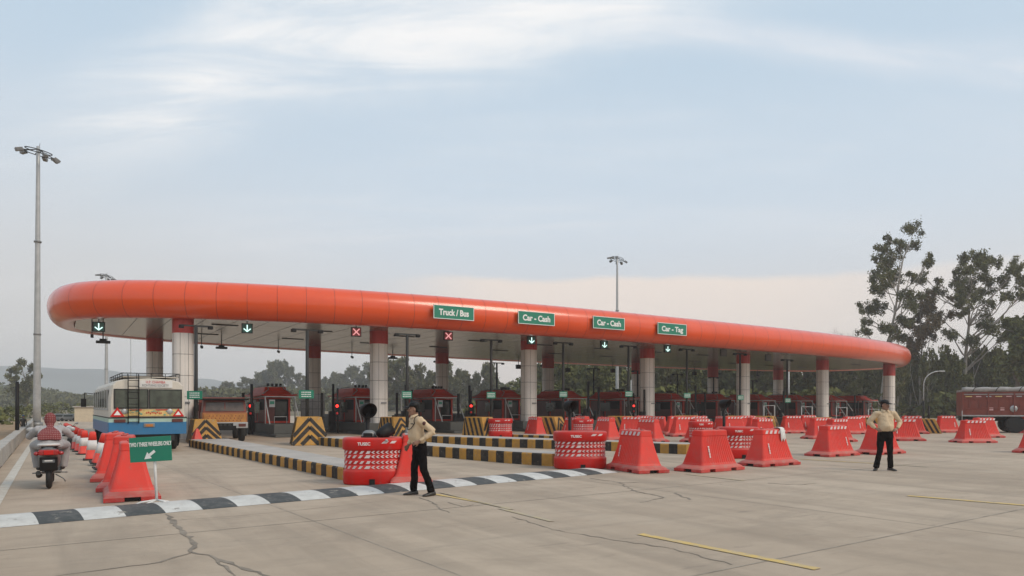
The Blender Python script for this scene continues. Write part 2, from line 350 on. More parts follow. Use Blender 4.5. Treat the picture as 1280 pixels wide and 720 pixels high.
SUN_EL, SUN_AZ = 42, 118      # azimuth clockwise from +Y (away from the camera): light comes from behind and to the right
w = bpy.data.worlds.new('World'); SC.world = w; w.use_nodes = True
def world():
    N = w.node_tree.nodes; L = w.node_tree.links; bg = N['Background']; bg.inputs['Strength'].default_value = .118
    def math_(op, a, b=None, c=None, clamp=False):
        n = N.new('ShaderNodeMath'); n.operation = op; n.use_clamp = clamp
        for i, x in enumerate((a,b,c)):
            if x is None: continue
            if isinstance(x,(int,float)): n.inputs[i].default_value = x
            else: L.new(x, n.inputs[i])
        return n.outputs[0]
    def ramp(x, a, b, t0=0., t1=1.):
        n = N.new('ShaderNodeMapRange'); n.interpolation_type = 'SMOOTHSTEP'
        n.inputs['From Min'].default_value=a; n.inputs['From Max'].default_value=b; n.inputs['To Min'].default_value=t0; n.inputs['To Max'].default_value=t1
        L.new(x, n.inputs['Value']); return n.outputs['Result']
    def mix(f, a, b):
        n = N.new('ShaderNodeMix'); n.data_type='RGBA'
        if isinstance(f,(int,float)): n.inputs['Factor'].default_value=f
        else: L.new(f, n.inputs['Factor'])
        for k, x in (('A',a),('B',b)):
            if isinstance(x, tuple): n.inputs[k].default_value = (*x,1)
            else: L.new(x, n.inputs[k])
        return n.outputs['Result']
    sky = N.new('ShaderNodeTexSky'); sky.sky_type='NISHITA'; sky.sun_disc=False
    sky.sun_elevation=R(SUN_EL); sky.sun_rotation=R(SUN_AZ); sky.dust_density=3; sky.air_density=1.2
    tc = N.new('ShaderNodeTexCoord'); sp = N.new('ShaderNodeSeparateXYZ'); L.new(tc.outputs['Generated'], sp.inputs[0])
    X, Y, Z = sp.outputs
    h = math_('MAXIMUM', Z, 0.0)
    # hazy veil over the blue: paler to the horizon
    veil = mix(ramp(h,.0,.26), (6.3,6.05,5.8), (5.55,6.35,7.15)); veil = mix(ramp(h,.2,.5), veil, (4.55,5.75,6.85))
    # a left to right drift: greyer on the left low down
    left = math_('MULTIPLY', ramp(X,-.05,-.6), ramp(h,.42,.05))
    veil = mix(math_('MULTIPLY', left,.75), veil, (5.6,5.65,5.6))
    base = mix(.92, sky.outputs[0], veil)
    # cloud-layer coordinates
    dv = math_('ADD', h, .12)
    cx = math_('DIVIDE', X, dv); cy = math_('DIVIDE', Y, dv)
    cb = N.new('ShaderNodeCombineXYZ'); L.new(cx, cb.inputs[0]); L.new(cy, cb.inputs[1])
    mp = N.new('ShaderNodeMapping'); L.new(cb.outputs[0], mp.inputs['Vector']); mp.inputs['Rotation'].default_value=(0,0,R(-28)); mp.inputs['Scale'].default_value=(.45,1.2,1)
    n1 = N.new('ShaderNodeTexNoise'); n1.inputs['Scale'].default_value=1.1; n1.inputs['Detail'].default_value=8; n1.inputs['Roughness'].default_value=.55; n1.inputs['Distortion'].default_value=.4
    L.new(mp.outputs[0], n1.inputs['Vector'])
    wisps = ramp(n1.outputs['Fac'], .42,.72)
    n2 = N.new('ShaderNodeTexNoise'); n2.inputs['Scale'].default_value=2.2; n2.inputs['Detail'].default_value=9; n2.inputs['Roughness'].default_value=.55
    L.new(tc.outputs['Generated'], n2.inputs['Vector'])
    # long diagonal band of thin cloud, given by the plane through two directions
    a = Vector((-.60,1,.40)).normalized(); b = Vector((.06,1,.56)).normalized(); nn = a.cross(b).normalized()
    dp = N.new('ShaderNodeVectorMath'); dp.operation='DOT_PRODUCT'; L.new(tc.outputs['Generated'], dp.inputs[0]); dp.inputs[1].default_value = nn
    dd = math_('ADD', dp.outputs['Value'], math_('MULTIPLY', math_('SUBTRACT', n2.outputs['Fac'], .5), .22))
    band = math_('MULTIPLY', ramp(math_('ABSOLUTE', dd), .105, .0), ramp(X,.45,.10))
    band = math_('MULTIPLY', band, ramp(X,-.62,-.35))
    mp2 = N.new('ShaderNodeMapping'); L.new(cb.outputs[0], mp2.inputs['Vector']); mp2.inputs['Rotation'].default_value=(0,0,R(-22)); mp2.inputs['Scale'].default_value=(.8,3.4,1)
    n7 = N.new('ShaderNodeTexNoise'); n7.inputs['Scale'].default_value=1.6; n7.inputs['Detail'].default_value=12; n7.inputs['Roughness'].default_value=.62; n7.inputs['Distortion'].default_value=.8; L.new(mp2.outputs[0], n7.inputs['Vector'])
    fine = ramp(n7.outputs['Fac'], .36,.66,.35,1.)
    band = math_('MULTIPLY', band, fine); wisps = math_('MULTIPLY', wisps, fine)
    c = mix(math_('MULTIPLY', wisps, .35), base, (7.3,7.4,7.6))
    c = mix(math_('MULTIPLY', band, .95), c, (8.3,8.2,8.1))
    # small cloud high on the right
    d2 = N.new('ShaderNodeVectorMath'); d2.operation='DOT_PRODUCT'; L.new(tc.outputs['Generated'], d2.inputs[0])
    a2 = Vector((.62,1,.488)).normalized(); b2 = Vector((.12,1,.53)).normalized(); d2.inputs[1].default_value = a2.cross(b2).normalized()
    e2 = math_('ADD', d2.outputs['Value'], math_('MULTIPLY', math_('SUBTRACT', n2.outputs['Fac'], .5), .12))
    band2 = math_('MULTIPLY', math_('MULTIPLY', ramp(math_('ABSOLUTE', e2), .035, .0), ramp(X,.05,.25)), fine)
    c = mix(math_('MULTIPLY', band2, .45), c, (8.0,7.8,7.9))
    # warm bank low above the horizon, with a soft uneven top
    n3 = N.new('ShaderNodeTexNoise'); n3.inputs['Scale'].default_value=3.5; n3.inputs['Detail'].default_value=6
    L.new(tc.outputs['Generated'], n3.inputs['Vector'])
    top = math_('ADD', h, math_('MULTIPLY', math_('SUBTRACT', n3.outputs['Fac'], .5), .05))
    low = math_('MULTIPLY', ramp(top,.178,.165), ramp(X,-.22,.0))
    low = math_('MULTIPLY', low, ramp(X,.62,.30,.35,1.))
    c = mix(math_('MULTIPLY', low,.8), c, (8.5,7.15,6.1))
    warm = math_('MULTIPLY', ramp(h,.30,.12), .22)
    c = mix(warm, c, (6.9,6.2,5.8))
    L.new(c, bg.inputs['Color'])
world()
sd = bpy.data.lights.new('sun','SUN'); sd.energy = 1.8; sd.angle = R(22); sd.color = (1,.87,.72)
sun = bpy.data.objects.new('sun', sd); COL.objects.link(sun)
az, el = R(SUN_AZ), R(SUN_EL)
sdir = Vector((math.sin(az)*math.cos(el), math.cos(az)*math.cos(el), math.sin(el)))
sun.rotation_euler = sdir.to_track_quat('Z','Y').to_euler(); sun.location = sdir*60

# ================================================================== GROUND
def ground_mat():
    m = bpy.data.materials.new('apron_concrete'); m.use_nodes = True; MATS['apron'] = m
    nt = m.node_tree; N = nt.nodes; L = nt.links; b = N['Principled BSDF']; b.inputs['Roughness'].default_value = .82; b.inputs['Specular IOR Level'].default_value = .3
    tc = N.new('ShaderNodeTexCoord')
    def nz(scale, det, rough, vec=None, dist=0):
        n = N.new('ShaderNodeTexNoise'); n.inputs['Scale'].default_value=scale; n.inputs['Detail'].default_value=det; n.inputs['Roughness'].default_value=rough; n.inputs['Distortion'].default_value=dist
        L.new(vec or tc.outputs['Object'], n.inputs['Vector']); return n.outputs['Fac']
    def rng(x,a,b_,c=0.,d=1.):
        n = N.new('ShaderNodeMapRange'); n.inputs['From Min'].default_value=a; n.inputs['From Max'].default_value=b_; n.inputs['To Min'].default_value=c; n.inputs['To Max'].default_value=d
        L.new(x, n.inputs['Value']); return n.outputs['Result']
    def mix(f,a,b_,bl='MIX'):
        n = N.new('ShaderNodeMix'); n.data_type='RGBA'; n.blend_type=bl
        L.new(f, n.inputs['Factor']) if not isinstance(f,float) else setattr(n.inputs['Factor'],'default_value',f)
        for k,x in (('A',a),('B',b_)):
            if isinstance(x,tuple): n.inputs[k].default_value=(*x,1)
            else: L.new(x,n.inputs[k])
        return n.outputs['Result']
    mp = N.new('ShaderNodeMapping'); mp.inputs['Rotation'].default_value=(0,0,R(58)); L.new(tc.outputs['Object'], mp.inputs['Vector'])
    mpl = N.new('ShaderNodeMapping'); mpl.inputs['Scale'].default_value=(.12,1.6,1); L.new(mp.outputs[0], mpl.inputs['Vector'])   # stretched along the lanes
    mpc = N.new('ShaderNodeMapping'); mpc.inputs['Scale'].default_value=(1.1,.16,1); L.new(mp.outputs[0], mpc.inputs['Vector'])   # across the lanes
    c = mix(rng(nz(.22,6,.6),.35,.65), (.375,.290,.213), (.49,.39,.293))
    c = mix(rng(nz(1.7,8,.7),.42,.72,0,.40), c, (.28,.22,.162))
    c = mix(rng(nz(.35,7,.7,None,.8),.52,.66,0,.5), c, (.26,.20,.147))
    c = mix(rng(nz(.8,5,.6,mpl.outputs[0],.5),.47,.72,0,.6), c, (.235,.188,.142))
    c = mix(rng(nz(1.8,8,.72,mpc.outputs[0],.6),.52,.76,0,.50), c, (.245,.20,.155))
    c = mix(rng(nz(4.5,9,.75,mpc.outputs[0],.4),.58,.70,0,.65), c, (.165,.14,.112))
    c = mix(rng(nz(.55,4,.5),.56,.70,0,.35), c, (.54,.44,.34))
    sp_ = nz(26,3,.6); c = mix(rng(sp_,.66,.76,0,.45), c, (.16,.14,.125))
    c = mix(rng(nz(2.6,4,.6,None,1.2),.70,.74,0,.6), c, (.13,.112,.095))
    c = mix(rng(nz(90,2,.5),.3,.7,0,.22), c, (.54,.43,.33))
    L.new(c, b.inputs['Base Color'])
    bp = N.new('ShaderNodeBump'); bp.inputs['Strength'].default_value=.35; bp.inputs['Distance'].default_value=.01
    L.new(nz(55,5,.7), bp.inputs['Height']); L.new(bp.outputs['Normal'], b.inputs['Normal'])
ground_mat()
def earth_mat():
    m = bpy.data.materials.new('earth_ground'); m.use_nodes = True; MATS['earth'] = m
    nt = m.node_tree; N = nt.nodes; L = nt.links; b = N['Principled BSDF']; b.inputs['Roughness'].default_value=.95
    tc = N.new('ShaderNodeTexCoord'); n = N.new('ShaderNodeTexNoise'); n.inputs['Scale'].default_value=.06; n.inputs['Detail'].default_value=9; n.inputs['Roughness'].default_value=.65
    L.new(tc.outputs['Object'], n.inputs['Vector'])
    cr = N.new('ShaderNodeValToRGB'); e = cr.color_ramp.elements
    e[0].position=.38; e[0].color=(.07,.075,.035,1); e[1].position=.62; e[1].color=(.26,.17,.095,1)
    L.new(n.outputs['Fac'], cr.inputs['Fac']); L.new(cr.outputs['Color'], b.inputs['Base Color'])
earth_mat()
g = MB(); g.add([(-1500,-60,-.02),(1500,-60,-.02),(1500,1500,-.02),(-1500,1500,-.02)], [(0,1,2,3)]); struct('ground', g, 'earth')
# concrete apron: runs from behind the camera through the plaza; bounded on the left by the parapet
kp0 = at(0,586); kd = (at(37,540)-kp0).normalized()
A0 = kp0 - kd*30; A1 = kp0 + kd*110
g = MB(); g.add([(A0.x,A0.y,0),(90,A0.y-10,0),(120,64,0),(60,100,0),(A1.x+40,A1.y,0),(A1.x,A1.y,0)], [(0,1,2,3,4,5)]); struct('pavement', g, 'apron')
# bare earth beyond the parapet, left
nx = Vector((-kd.y, kd.x, 0))
g = MB(); a = A0+nx*.4; b_ = A0+kd*95+nx*.4; g.add([(a.x-60,a.y,-.014),(a.x,a.y,-.014),(b_.x,b_.y,-.014),(b_.x-70,b_.y,-.014)], [(0,1,2,3)]); struct('dirt_ground', g, 'dirt_patch')

rnd = random.Random(5)
def ribbon(pts, wds, mat_, name, z=.004, jit=0.):
    P = []
    for i in range(len(pts)-1):
        a, b = Vector(pts[i]), Vector(pts[i+1]); n = max(1, int((b-a).length/.12)) if jit else 1
        for k in range(n):
            p = a.lerp(b, k/n)
            if jit and k: p += Vector((rnd.uniform(-jit,jit), rnd.uniform(-jit,jit), 0))
            P.append(p)
    P.append(Vector(pts[-1]))
    L_, R_ = [], []
    for i, p in enumerate(P):
        d = (P[min(i+1,len(P)-1)]-P[max(i-1,0)]).normalized(); nn = Vector((-d.y,d.x,0))
        t = i/(len(P)-1); wd = wds[0]+(wds[1]-wds[0])*t
        if jit: wd *= rnd.uniform(.35,1.7)
        L_.append((p.x+nn.x*wd/2, p.y+nn.y*wd/2, z)); R_.append((p.x-nn.x*wd/2, p.y-nn.y*wd/2, z))
    n = len(P); mb = MB(); mb.add(L_+R_, [(i, n+i, n+i+1, i+1) for i in range(n-1)])
    return struct(name, mb, mat_)
A = at
# cracks
ribbon([A(207,643),A(226,662),A(243,680),A(238,690),A(262,694),A(292,706),A(345,724)], (.06,.04), 'crack', 'pavement_crack', jit=.025)
ribbon([A(240,691),A(200,703),A(140,711),A(60,722)], (.03,.015), 'crack', 'pavement_crack', jit=.02)
ribbon([A(262,694),A(285,712),A(300,730)], (.03,.015), 'crack', 'pavement_crack', jit=.02, z=.005)
ribbon([A(216,651),A(300,645),A(420,633),A(500,624)], (.012,.006), 'crack', 'pavement_crack', jit=.02)
ribbon([A(524,622),A(541,628),A(549,636),A(562,641)], (.035,.02), 'crack', 'pavement_crack', jit=.02)
ribbon([A(560,628),A(580,634),A(592,631)], (.03,.015), 'crack', 'pavement_crack', jit=.02)
ribbon([A(640,646),A(690,662),A(760,674),A(830,684),A(915,706)], (.022,.016), 'crack', 'pavement_crack', jit=.03)
ribbon([A(738,598),A(775,603),A(790,613),A(830,622),A(800,628)], (.05,.03), 'crack', 'pavement_crack', jit=.04)
ribbon([A(752,604),A(800,603),A(860,606)], (.03,.02), 'crack', 'pavement_crack', jit=.04, z=.005)
ribbon([A(845,616),A(862,625)], (.05,.03), 'crack', 'pavement_crack', jit=.04)
ribbon([A(960,604),A(1000,606),A(1020,604)], (.06,.03), 'crack', 'pavement_crack', jit=.05)
# panel joints
jd = (A(1211,650)-A(980,697)).normalized(); j0 = A(980,697)
ribbon([j0-jd*5, j0+jd*26], (.022,.03), 'joint', 'pavement_joint', z=.003)
for off in (5.2, 10.4, 15.6):
    q = j0 + Vector((-jd.y,jd.x,0))*off
    ribbon([q-jd*14, q+jd*28], (.018,.018), 'joint', 'pavement_joint', z=.003)
for off in (-9.5,-3.2, 3.4, 9.6,15.8,22):
    q = j0 + jd*off; dn = Vector((-jd.y,jd.x,0))
    ribbon([q-dn*6, q+dn*26], (.014,.014), 'joint', 'pavement_joint', z=.002)
# painted lines
def line(a, b, wd, m, name='road_marking', z=.008): ribbon([a,b], (wd,wd), m, name, z=z)
line(A(800,668), A(1022,712), .125, 'yellow_line')
line(A(1135,620), A(1330,636), .15, 'yellow_line')
line(A(538,617), A(600,628), .10, 'yellow_line'); line(A(600,628), A(640,637), .10, 'yellow_faint')
line(A(550,616), A(625,634), .05, 'yellow_faint', z=.012)
line(A(858,593), A(930,601), .11, 'yellow_faint'); line(A(999,574), A(1100,580), .12, 'yellow_line')
line(A(1100,580), A(1160,584), .12, 'yellow_faint')
line(A(625,636), A(690,652), .09, 'yellow_faint')
ldir = (A(37,559)-A(0,619)).normalized()
line(A(0,619)-ldir*8, A(0,619)+ldir*50, .17, 'white_line')

# speed hump (painted in bands)
def speed_hump():
    a = A(0,660); d = (A(780,590)-a).normalized(); n = Vector((-d.y,d.x,0)); W, H = 1.22, .075
    mb = MB(); t = .43-.53*8; k = 0
    while t < 12.1:
        t1 = min(t+.53, 12.15); rings = []
        for tt in (t, (t+t1)/2, t1):
            h = H*min(1,(12.2-tt)/.25)
            rings.append([tuple(a+d*tt+n*(W*i/12)+Vector((0,0,.004+h*math.sin(PI*i/12)**.8))) for i in range(13)])
        mb.loft(rings, 1 if k%2 else 0, closed=False, caps=False, smooth=True)
        t = t1; k += 1
    o = mb.build('speed_hump', ['bump_black','bump_white'], fix=False)
    for p in o.data.polygons: pass
    o.data.flip_normals() if o.data.polygons[0].normal.z < 0 else None
    tag(o, 'low rounded speed hump painted in black and white bands across the road', 'speed hump')
speed_hump()

# parapet of cast kerb blocks on the left
def parapet():
    mb = MB(); mb.T = Matrix.Translation(kp0) @ Matrix.Rotation(math.atan2(kd.y,kd.x),4,'Z')
    x = -28
    while x < 60:
        rr = rnd.uniform(-.012,.012)
        mb.prism([(x,.0+rr),(x+1.17,.0+rr),(x+1.17,.3+rr),(x,.3+rr)], 0, .47+rnd.uniform(-.012,.012), 0)
        x += 1.2
    o = mb.build('parapet', 'parapet', bevel=.02)
    tag(o, 'low pale concrete parapet of cast blocks along the left road edge', 'parapet')
parapet()

# ================================================================== CANOPY
CS, CA, CT, CB, CN1, CN2, CRV, CRH = 30.1755, 34.98, -6.043, 10.1285, 2.6268, 2.9065, .895, .80
def cz(s): return 6.597 - .0069*s
def sgp(x, n): return math.copysign(abs(x)**(2/n), x)
def outline(N_=720):
    raw = []
    for i in range(N_*4):
        th = 2*PI*i/(N_*4)
        raw.append((CS+CA*sgp(math.cos(th),CN1), CT+CB*sgp(math.sin(th),CN2)))
    # resample by arc length
    L_ = [0.]
    for i in range(len(raw)): a, b = raw[i], raw[(i+1)%len(raw)]; L_.append(L_[-1]+math.hypot(b[0]-a[0], b[1]-a[1]))
    tot = L_[-1]; out = []; j = 0
    for k in range(N_):
        d = tot*k/N_
        while L_[j+1] < d: j += 1
        f = (d-L_[j])/max(1e-9, L_[j+1]-L_[j]); a, b = raw[j], raw[(j+1)%len(raw)]
        out.append((a[0]+(b[0]-a[0])*f, a[1]+(b[1]-a[1])*f))
    return out, tot
def canopy():
    root = thing('toll_canopy', 'long glossy orange red canopy with a rounded tube edge spanning all toll lanes', 'canopy', tuple(P0))
    NS = 720; pts, tot = outline(NS); NP = 24
    nrm = []
    for i in range(NS):
        a, b = pts[i-1], pts[(i+1)%NS]; d = Vector((b[0]-a[0], b[1]-a[1])).normalized(); nrm.append((d.y, -d.x))
    def P(s, t, z): q = U*s + V*t; return (q.x, q.y, z)
    per = max(1, round(NS/(tot/1.42)))     # samples per panel
    seams = set(range(0, NS, per))
    mb = MB(); rings = []
    for i in range(NS):
        n = nrm[i]; ring = []
        for k in range(NP):
            ph = 2*PI*k/NP
            ring.append(P(pts[i][0]+CRH*math.cos(ph)*n[0], pts[i][1]+CRH*math.cos(ph)*n[1], cz(pts[i][0])+CRV*math.sin(ph)))
        rings.append(ring)
    rings.append(rings[0])
    mb.loft(rings, 0, True, False, True)
    for i in sorted(seams):       # narrow recess lines between panels
        a, b = pts[i], pts[(i+1)%NS]; dd = Vector((b[0]-a[0], b[1]-a[1])); dd.normalize(); n = nrm[i]
        R2 = []
        for off in (-.011,.011):
            ring = []
            for k in range(NP+1):
                ph = 2*PI*k/NP
                ring.append(P(a[0]+dd.x*off+(CRH+.003)*math.cos(ph)*n[0], a[1]+dd.y*off+(CRH+.003)*math.cos(ph)*n[1], cz(a[0])+(CRV+.003)*math.sin(ph)))
            R2.append(ring)
        mb.loft(R2, 1, False, False)
    mb.build('fascia', ['canopy_red','canopy_seam'], root)
    # soffit (slightly above the bottom of the tube) and roof deck
    for nm, zz, m, inset in (('soffit', -CRV*.90, 'soffit', .45), ('roof_deck', CRV*.55, 'dark_grey', .3)):
        mb = MB(); cols = []
        ns, nt_ = 100, 24
        for i in range(ns+1):
            s = CS-CA+inset+(2*CA-2*inset)*i/ns; u_ = abs((s-CS)/CA)
            hw = (CB-.25)*max(0,1-u_**CN1)**(1/CN2)
            cols.append([P(s, CT-hw+2*hw*j/nt_, cz(s)+zz) for j in range(nt_+1)])
        mb.loft(cols, 0, False, False)
        mb.build(nm, m, root)
    # soffit panel joints and slot lamps
    mb = MB()
    for i in range(0, 48):
        s = CS-CA+1.5+i*1.42; u_ = abs((s-CS)/CA); hw = (CB-.5)*max(0,1-u_**CN1)**(1/CN2)
        q = [P(s-.012,CT-hw,cz(s)-CRV*.90-.006),P(s+.012,CT-hw,cz(s)-CRV*.90-.006),P(s+.012,CT+hw,cz(s)-CRV*.90-.006),P(s-.012,CT+hw,cz(s)-CRV*.90-.006)]
        mb.add(q,[(0,1,2,3)])
    for j in range(-3,4):
        for i in range(40):
            s = CS-CA*.9+i*CA*1.8/40; s1 = s+CA*1.8/40; t = CT+j*2.6
            if abs(t-CT) > (CB-.6)*max(0,1-abs((s-CS)/CA)**CN1)**(1/CN2): continue
            z0, z1 = cz(s)-CRV*.90-.009, cz(s1)-CRV*.90-.009
            mb.add([P(s,t-.012,z0),P(s1,t-.012,z1),P(s1,t+.012,z1),P(s,t+.012,z0)],[(0,1,2,3)])
    mb.build('soffit_joints', 'soffit_joint', root)
    for i in range(13):
        for t in (-1.6,-7.2):
            s = i*5+2.2; z = cz(s)-CRV*.90-.02
            mb = MB(); q = U*s+V*t; mb.box((q.x,q.y,z),(1.3,.16,.03),0,rz=YAW); mb.build('slot_light','dark_grey',root)
canopy()

def soffit_z(s): return cz(s)-CRV*.90
def make_column(label, h, loc, grp, reda=.62):
    root = thing('canopy_column', label, 'column', loc, YAW, grp)
    r = .465; mb = MB(); prof = []
    # rounded square of wide curved corner panels with narrow grooves
    def ring(rr, z):
        o = []
        for k in range(48):
            a = 2*PI*k/48; g_ = .965 if k%12 in (0,) else 1.
            # superellipse n=3
            c_, s_ = math.cos(a), math.sin(a); q = (abs(c_)**2.7+abs(s_)**2.7)**(-1/2.7)
            o.append((rr*q*g_*c_, rr*q*g_*s_, z))
        return o
    hj = h - reda
    mb.loft([ring(r,0), ring(r,hj)], 0, True, True, False); mb.build('shaft', 'column_panel', root)
    mb = MB(); mb.loft([ring(r+.012,hj-.005), ring(r+.012,h)], 0, True, True, False); mb.build('red_band', 'column_red', root)
    mb = MB(); z = hj-1.02
    while z > .3:
        mb.loft([ring(r+.003,z-.010), ring(r+.003,z+.010)], 0, True, False, False); z -= 1.02
    for a in (22,68,112,158,202,248,292,338):
        c_, s_ = math.cos(R(a)), math.sin(R(a)); q = (abs(c_)**2.7+abs(s_)**2.7)**(-1/2.7)*(r)
        mb.box((q*c_,q*s_,hj/2),(.014,.014,hj),0,rz=R(a))
    mb.build('panel_joints','joint_dark', root)
    mb = MB(); mb.box((.1,-r-.02,1.75),(.3,.05,.08)); mb.build('bracket','grey_metal',root)
    return root
fph = ['beside the bus','behind the left drum','behind the lone barrier','right of the middle drum','behind the right hooded lamp','near the right end','behind the right guard']
# band bottom heights measured along the row (the structure steps down to the right)
bandz = [5.08,5.02,5.10,4.92,4.86,4.62,4.36]
for i in range(7):
    s = 10.*i; p = st(s, -.05); top = soffit_z(s)+.02
    make_column('%s front canopy column from the left, white with red collar, %s' % (ORD[i], fph[i]), top, tuple(p), 'front row of canopy columns', top-bandz[i])
backx = [(199,1.31),(411,1.224*1.1533),(580,0),(718,0),(833,0),(940,0),(1012,0)]
for i in range(7):
    s = 10.*i; t = -12.2; p = st(s, t); top = soffit_z(s)+.02
    make_column('%s rear canopy column from the left, white with a red collar, standing behind the lanes' % ORD[i], top, tuple(p), 'rear row of canopy columns', .85 if i<4 else 1.05)

# ------------------------------------------------------------------ destination boards on the fascia
def front_t(s):
    return CT+CB*max(0,1-abs((s-CS)/CA)**CN1)**(1/CN2)
def s_at(px, t_off=CRH):
    """row coordinate whose fascia front is seen at px"""
    best = None
    for k in range(-460, 6500):
        s = k*.01; q = st(s, front_t(s)+t_off)
        e = abs(640+900*q.x/q.y-px)
        if best is None or e < best[0]: best = (e, s)
    return best[1]
for (pa, pb, py, txt) in ((539,592,391,'Truck / Bus'),(645,692,398,'Car - Cash'),(739,779,404,'Car - Cash'),(820,856,411.5,'Car - Tag')):
    sa, sb = s_at(pa), s_at(pb); sm = (sa+sb)/2; wd = sb-sa
    q = st(sm, front_t(sm)+CRH+.12); z = CAMH+(507-py)*q.y/900
    root = thing('lane_sign', {'Truck / Bus':'green board reading Truck / Bus on the orange canopy edge','Car - Tag':'green board reading Car - Tag, rightmost board on the canopy edge'}.get(txt, 'green board reading Car - Cash, %s on the canopy edge' % ('next to the Truck / Bus board' if pa==645 else 'next to the Car - Tag board')), 'sign', (q.x,q.y,z), YAW, 'green lane boards on the canopy')
    hh = .72
    mb = MB(); mb.box((0,0,0),(wd,.06,hh)); mb.build('board','green_sign',root,bevel=.01)
    mb = MB()
    for (c_, d_) in (((0,-.034,hh/2-.02),(wd,.01,.03)),((0,-.034,-hh/2+.02),(wd,.01,.03)),((-wd/2+.015,-.034,0),(.03,.01,hh-.07)),((wd/2-.015,-.034,0),(.03,.01,hh-.07))): mb.box(c_,d_)
    mb.build('border','sign_white',root)
    mb = MB()
    for x in (-wd*.35, wd*.35): mb.box((x,.12,0),(.05,.20,.4))
    mb.build('mounting_bracket','dark_grey',root)
    n = len(txt); sz = .44
    t = text_mesh('lettering', txt, sz, 'sign_white', root, (0,-.036,-.02), (R(90),0,0), sx=min(1.35, wd*.86/(n*sz*.50)), bold=.016)

# ------------------------------------------------------------------ lane signals hung under the canopy edge
def lane_signal(kind, px, py, label, tt=-.9):
    s = s_at(px, tt)
    q = st(s, front_t(s)+tt); z = min(CAMH+(507-py)*q.y/900, soffit_z(s)-.27)
    root = thing('lane_signal', label, 'signal', (q.x,q.y,z), YAW-R(8), 'lane signals under the canopy edge'); root.scale = (.92,.92,.92)
    mb = MB(); mb.box((0,0,0),(.56,.14,.52)); mb.build('housing','dark_grey',root,bevel=.01)
    mb = MB(); mb.box((0,-.073,0),(.48,.01,.44)); mb.build('screen',{'arrow':'led_back','cross':'led_back_red','off':'concrete_wall'}[kind],root)
    mb = MB(); mb.box((0,0,.26+ (soffit_z(s)-z-.26)/2),(.05,.05,max(.02,soffit_z(s)-z-.26)+.08)); mb.build('hanger','dark_grey',root)
    if kind == 'arrow':
        mb = MB(); mb.box((0,-.083,.03),(.055,.01,.30))
        for sg in (-1,1): mb.box((sg*.085,-.0835,-.10),(.055,.01,.24),rot=Euler((0,R(-sg*52) if False else R(sg*50),0)))
        mb.build('arrow','led_green',root)
    if kind == 'cross':
        mb = MB()
        for sg in (-1,1): mb.box((0,-.083-.0008*sg,0),(.06,.01,.50),rot=Euler((0,R(45*sg),0)))
        mb.build('cross','led_red',root)
for a in (('arrow',123.5,408.5,'lit down arrow signal at the far left end of the canopy'),('arrow',309,410.5,'lit down arrow signal between the first column and the red crosses'),
          ('cross',445,415,'lit red cross signal just left of the second front column'),('cross',560,420,'lit red cross signal below the Truck / Bus board'),
          ('arrow',664,423,'lit down arrow signal in front of the third front column'),('arrow',755,430,'lit down arrow signal below the right Car - Cash board'),
          ('arrow',834,435,'dim down arrow signal below the Car - Tag board'),('off',904,441,'unlit signal between the fourth and fifth front columns'),('off',960,447,'unlit signal right of the fifth front column')):
    lane_signal(*a)

# ------------------------------------------------------------------ cameras and flood lamps hung from the soffit
def proj(q): return 640+900*q.x/q.y, 507-900*(q.z-CAMH)/q.y
def s_for(px, t):
    best = None
    for k in range(-400, 6900):
        q = st(k*.01, t); e = abs(640+900*q.x/q.y-px)
        if best is None or e < best[0]: best = (e, k*.01)
    return best[1]
hc = [(115,418,'tiny',-3.2),(129,426,'flood',-4.2),(252,432,'tiny',-8),(277,433.5,'flood',-9),(348,438,'tiny',-11),(392,440,'flood',-12),(440,445,'tiny',-12),(491,443,'flood',-12),(648,457,'box',-14),(710,461,'box',-14),(766,462,'box',-14),(868,463,'box',-14),(899,466,'tiny',-13),(947,465,'tiny',-13),(974,469,'box',-13)]
for i, (px, py, kd_, t) in enumerate(hc):
    s = s_for(px, t); q = st(s, t); z = CAMH+(507-py)*q.y/900; zs = soffit_z(s)
    if zs-z < .3: z = zs-.5
    root = thing('hanging_flood_lamp' if kd_=='flood' else ('hanging_box' if kd_=='box' else 'hanging_camera'),
        '%s %s from the left under the canopy' % (ORD[sum(1 for q_ in hc[:i] if q_[2]==kd_)], {'flood':'flood lamp on a rod','box':'black box','tiny':'small camera on a rod'}[kd_]), 'lamp' if kd_=='flood' else ('box' if kd_=='box' else 'camera'), (q.x,q.y,z), YAW)
    mb = MB(); mb.tube([(0,0,zs-z),(0,0,.05)], .03 if kd_!='tiny' else .025, 6); mb.build('rod','dark_grey',root)
    mb = MB()
    if kd_=='flood':
        mb.prism([(-.32,-.16),(.32,-.16),(.32,.16),(-.32,.16)],-.13,.0); mb.prism([(-.16,-.1),(.16,-.1),(.16,.1),(-.16,.1)],.0,.1)
        mb.build('lamp_head','dark_grey',root,bevel=.02)
    elif kd_=='box':
        mb.box((0,0,-.1),(.42,.25,.36)); mb.build('case','black_metal',root,bevel=.02)
    else:
        mb.box((0,-.04,-.08),(.13,.3,.13),rot=Euler((R(18),0,0))); mb.build('camera_body','dark_grey',root,bevel=.015)

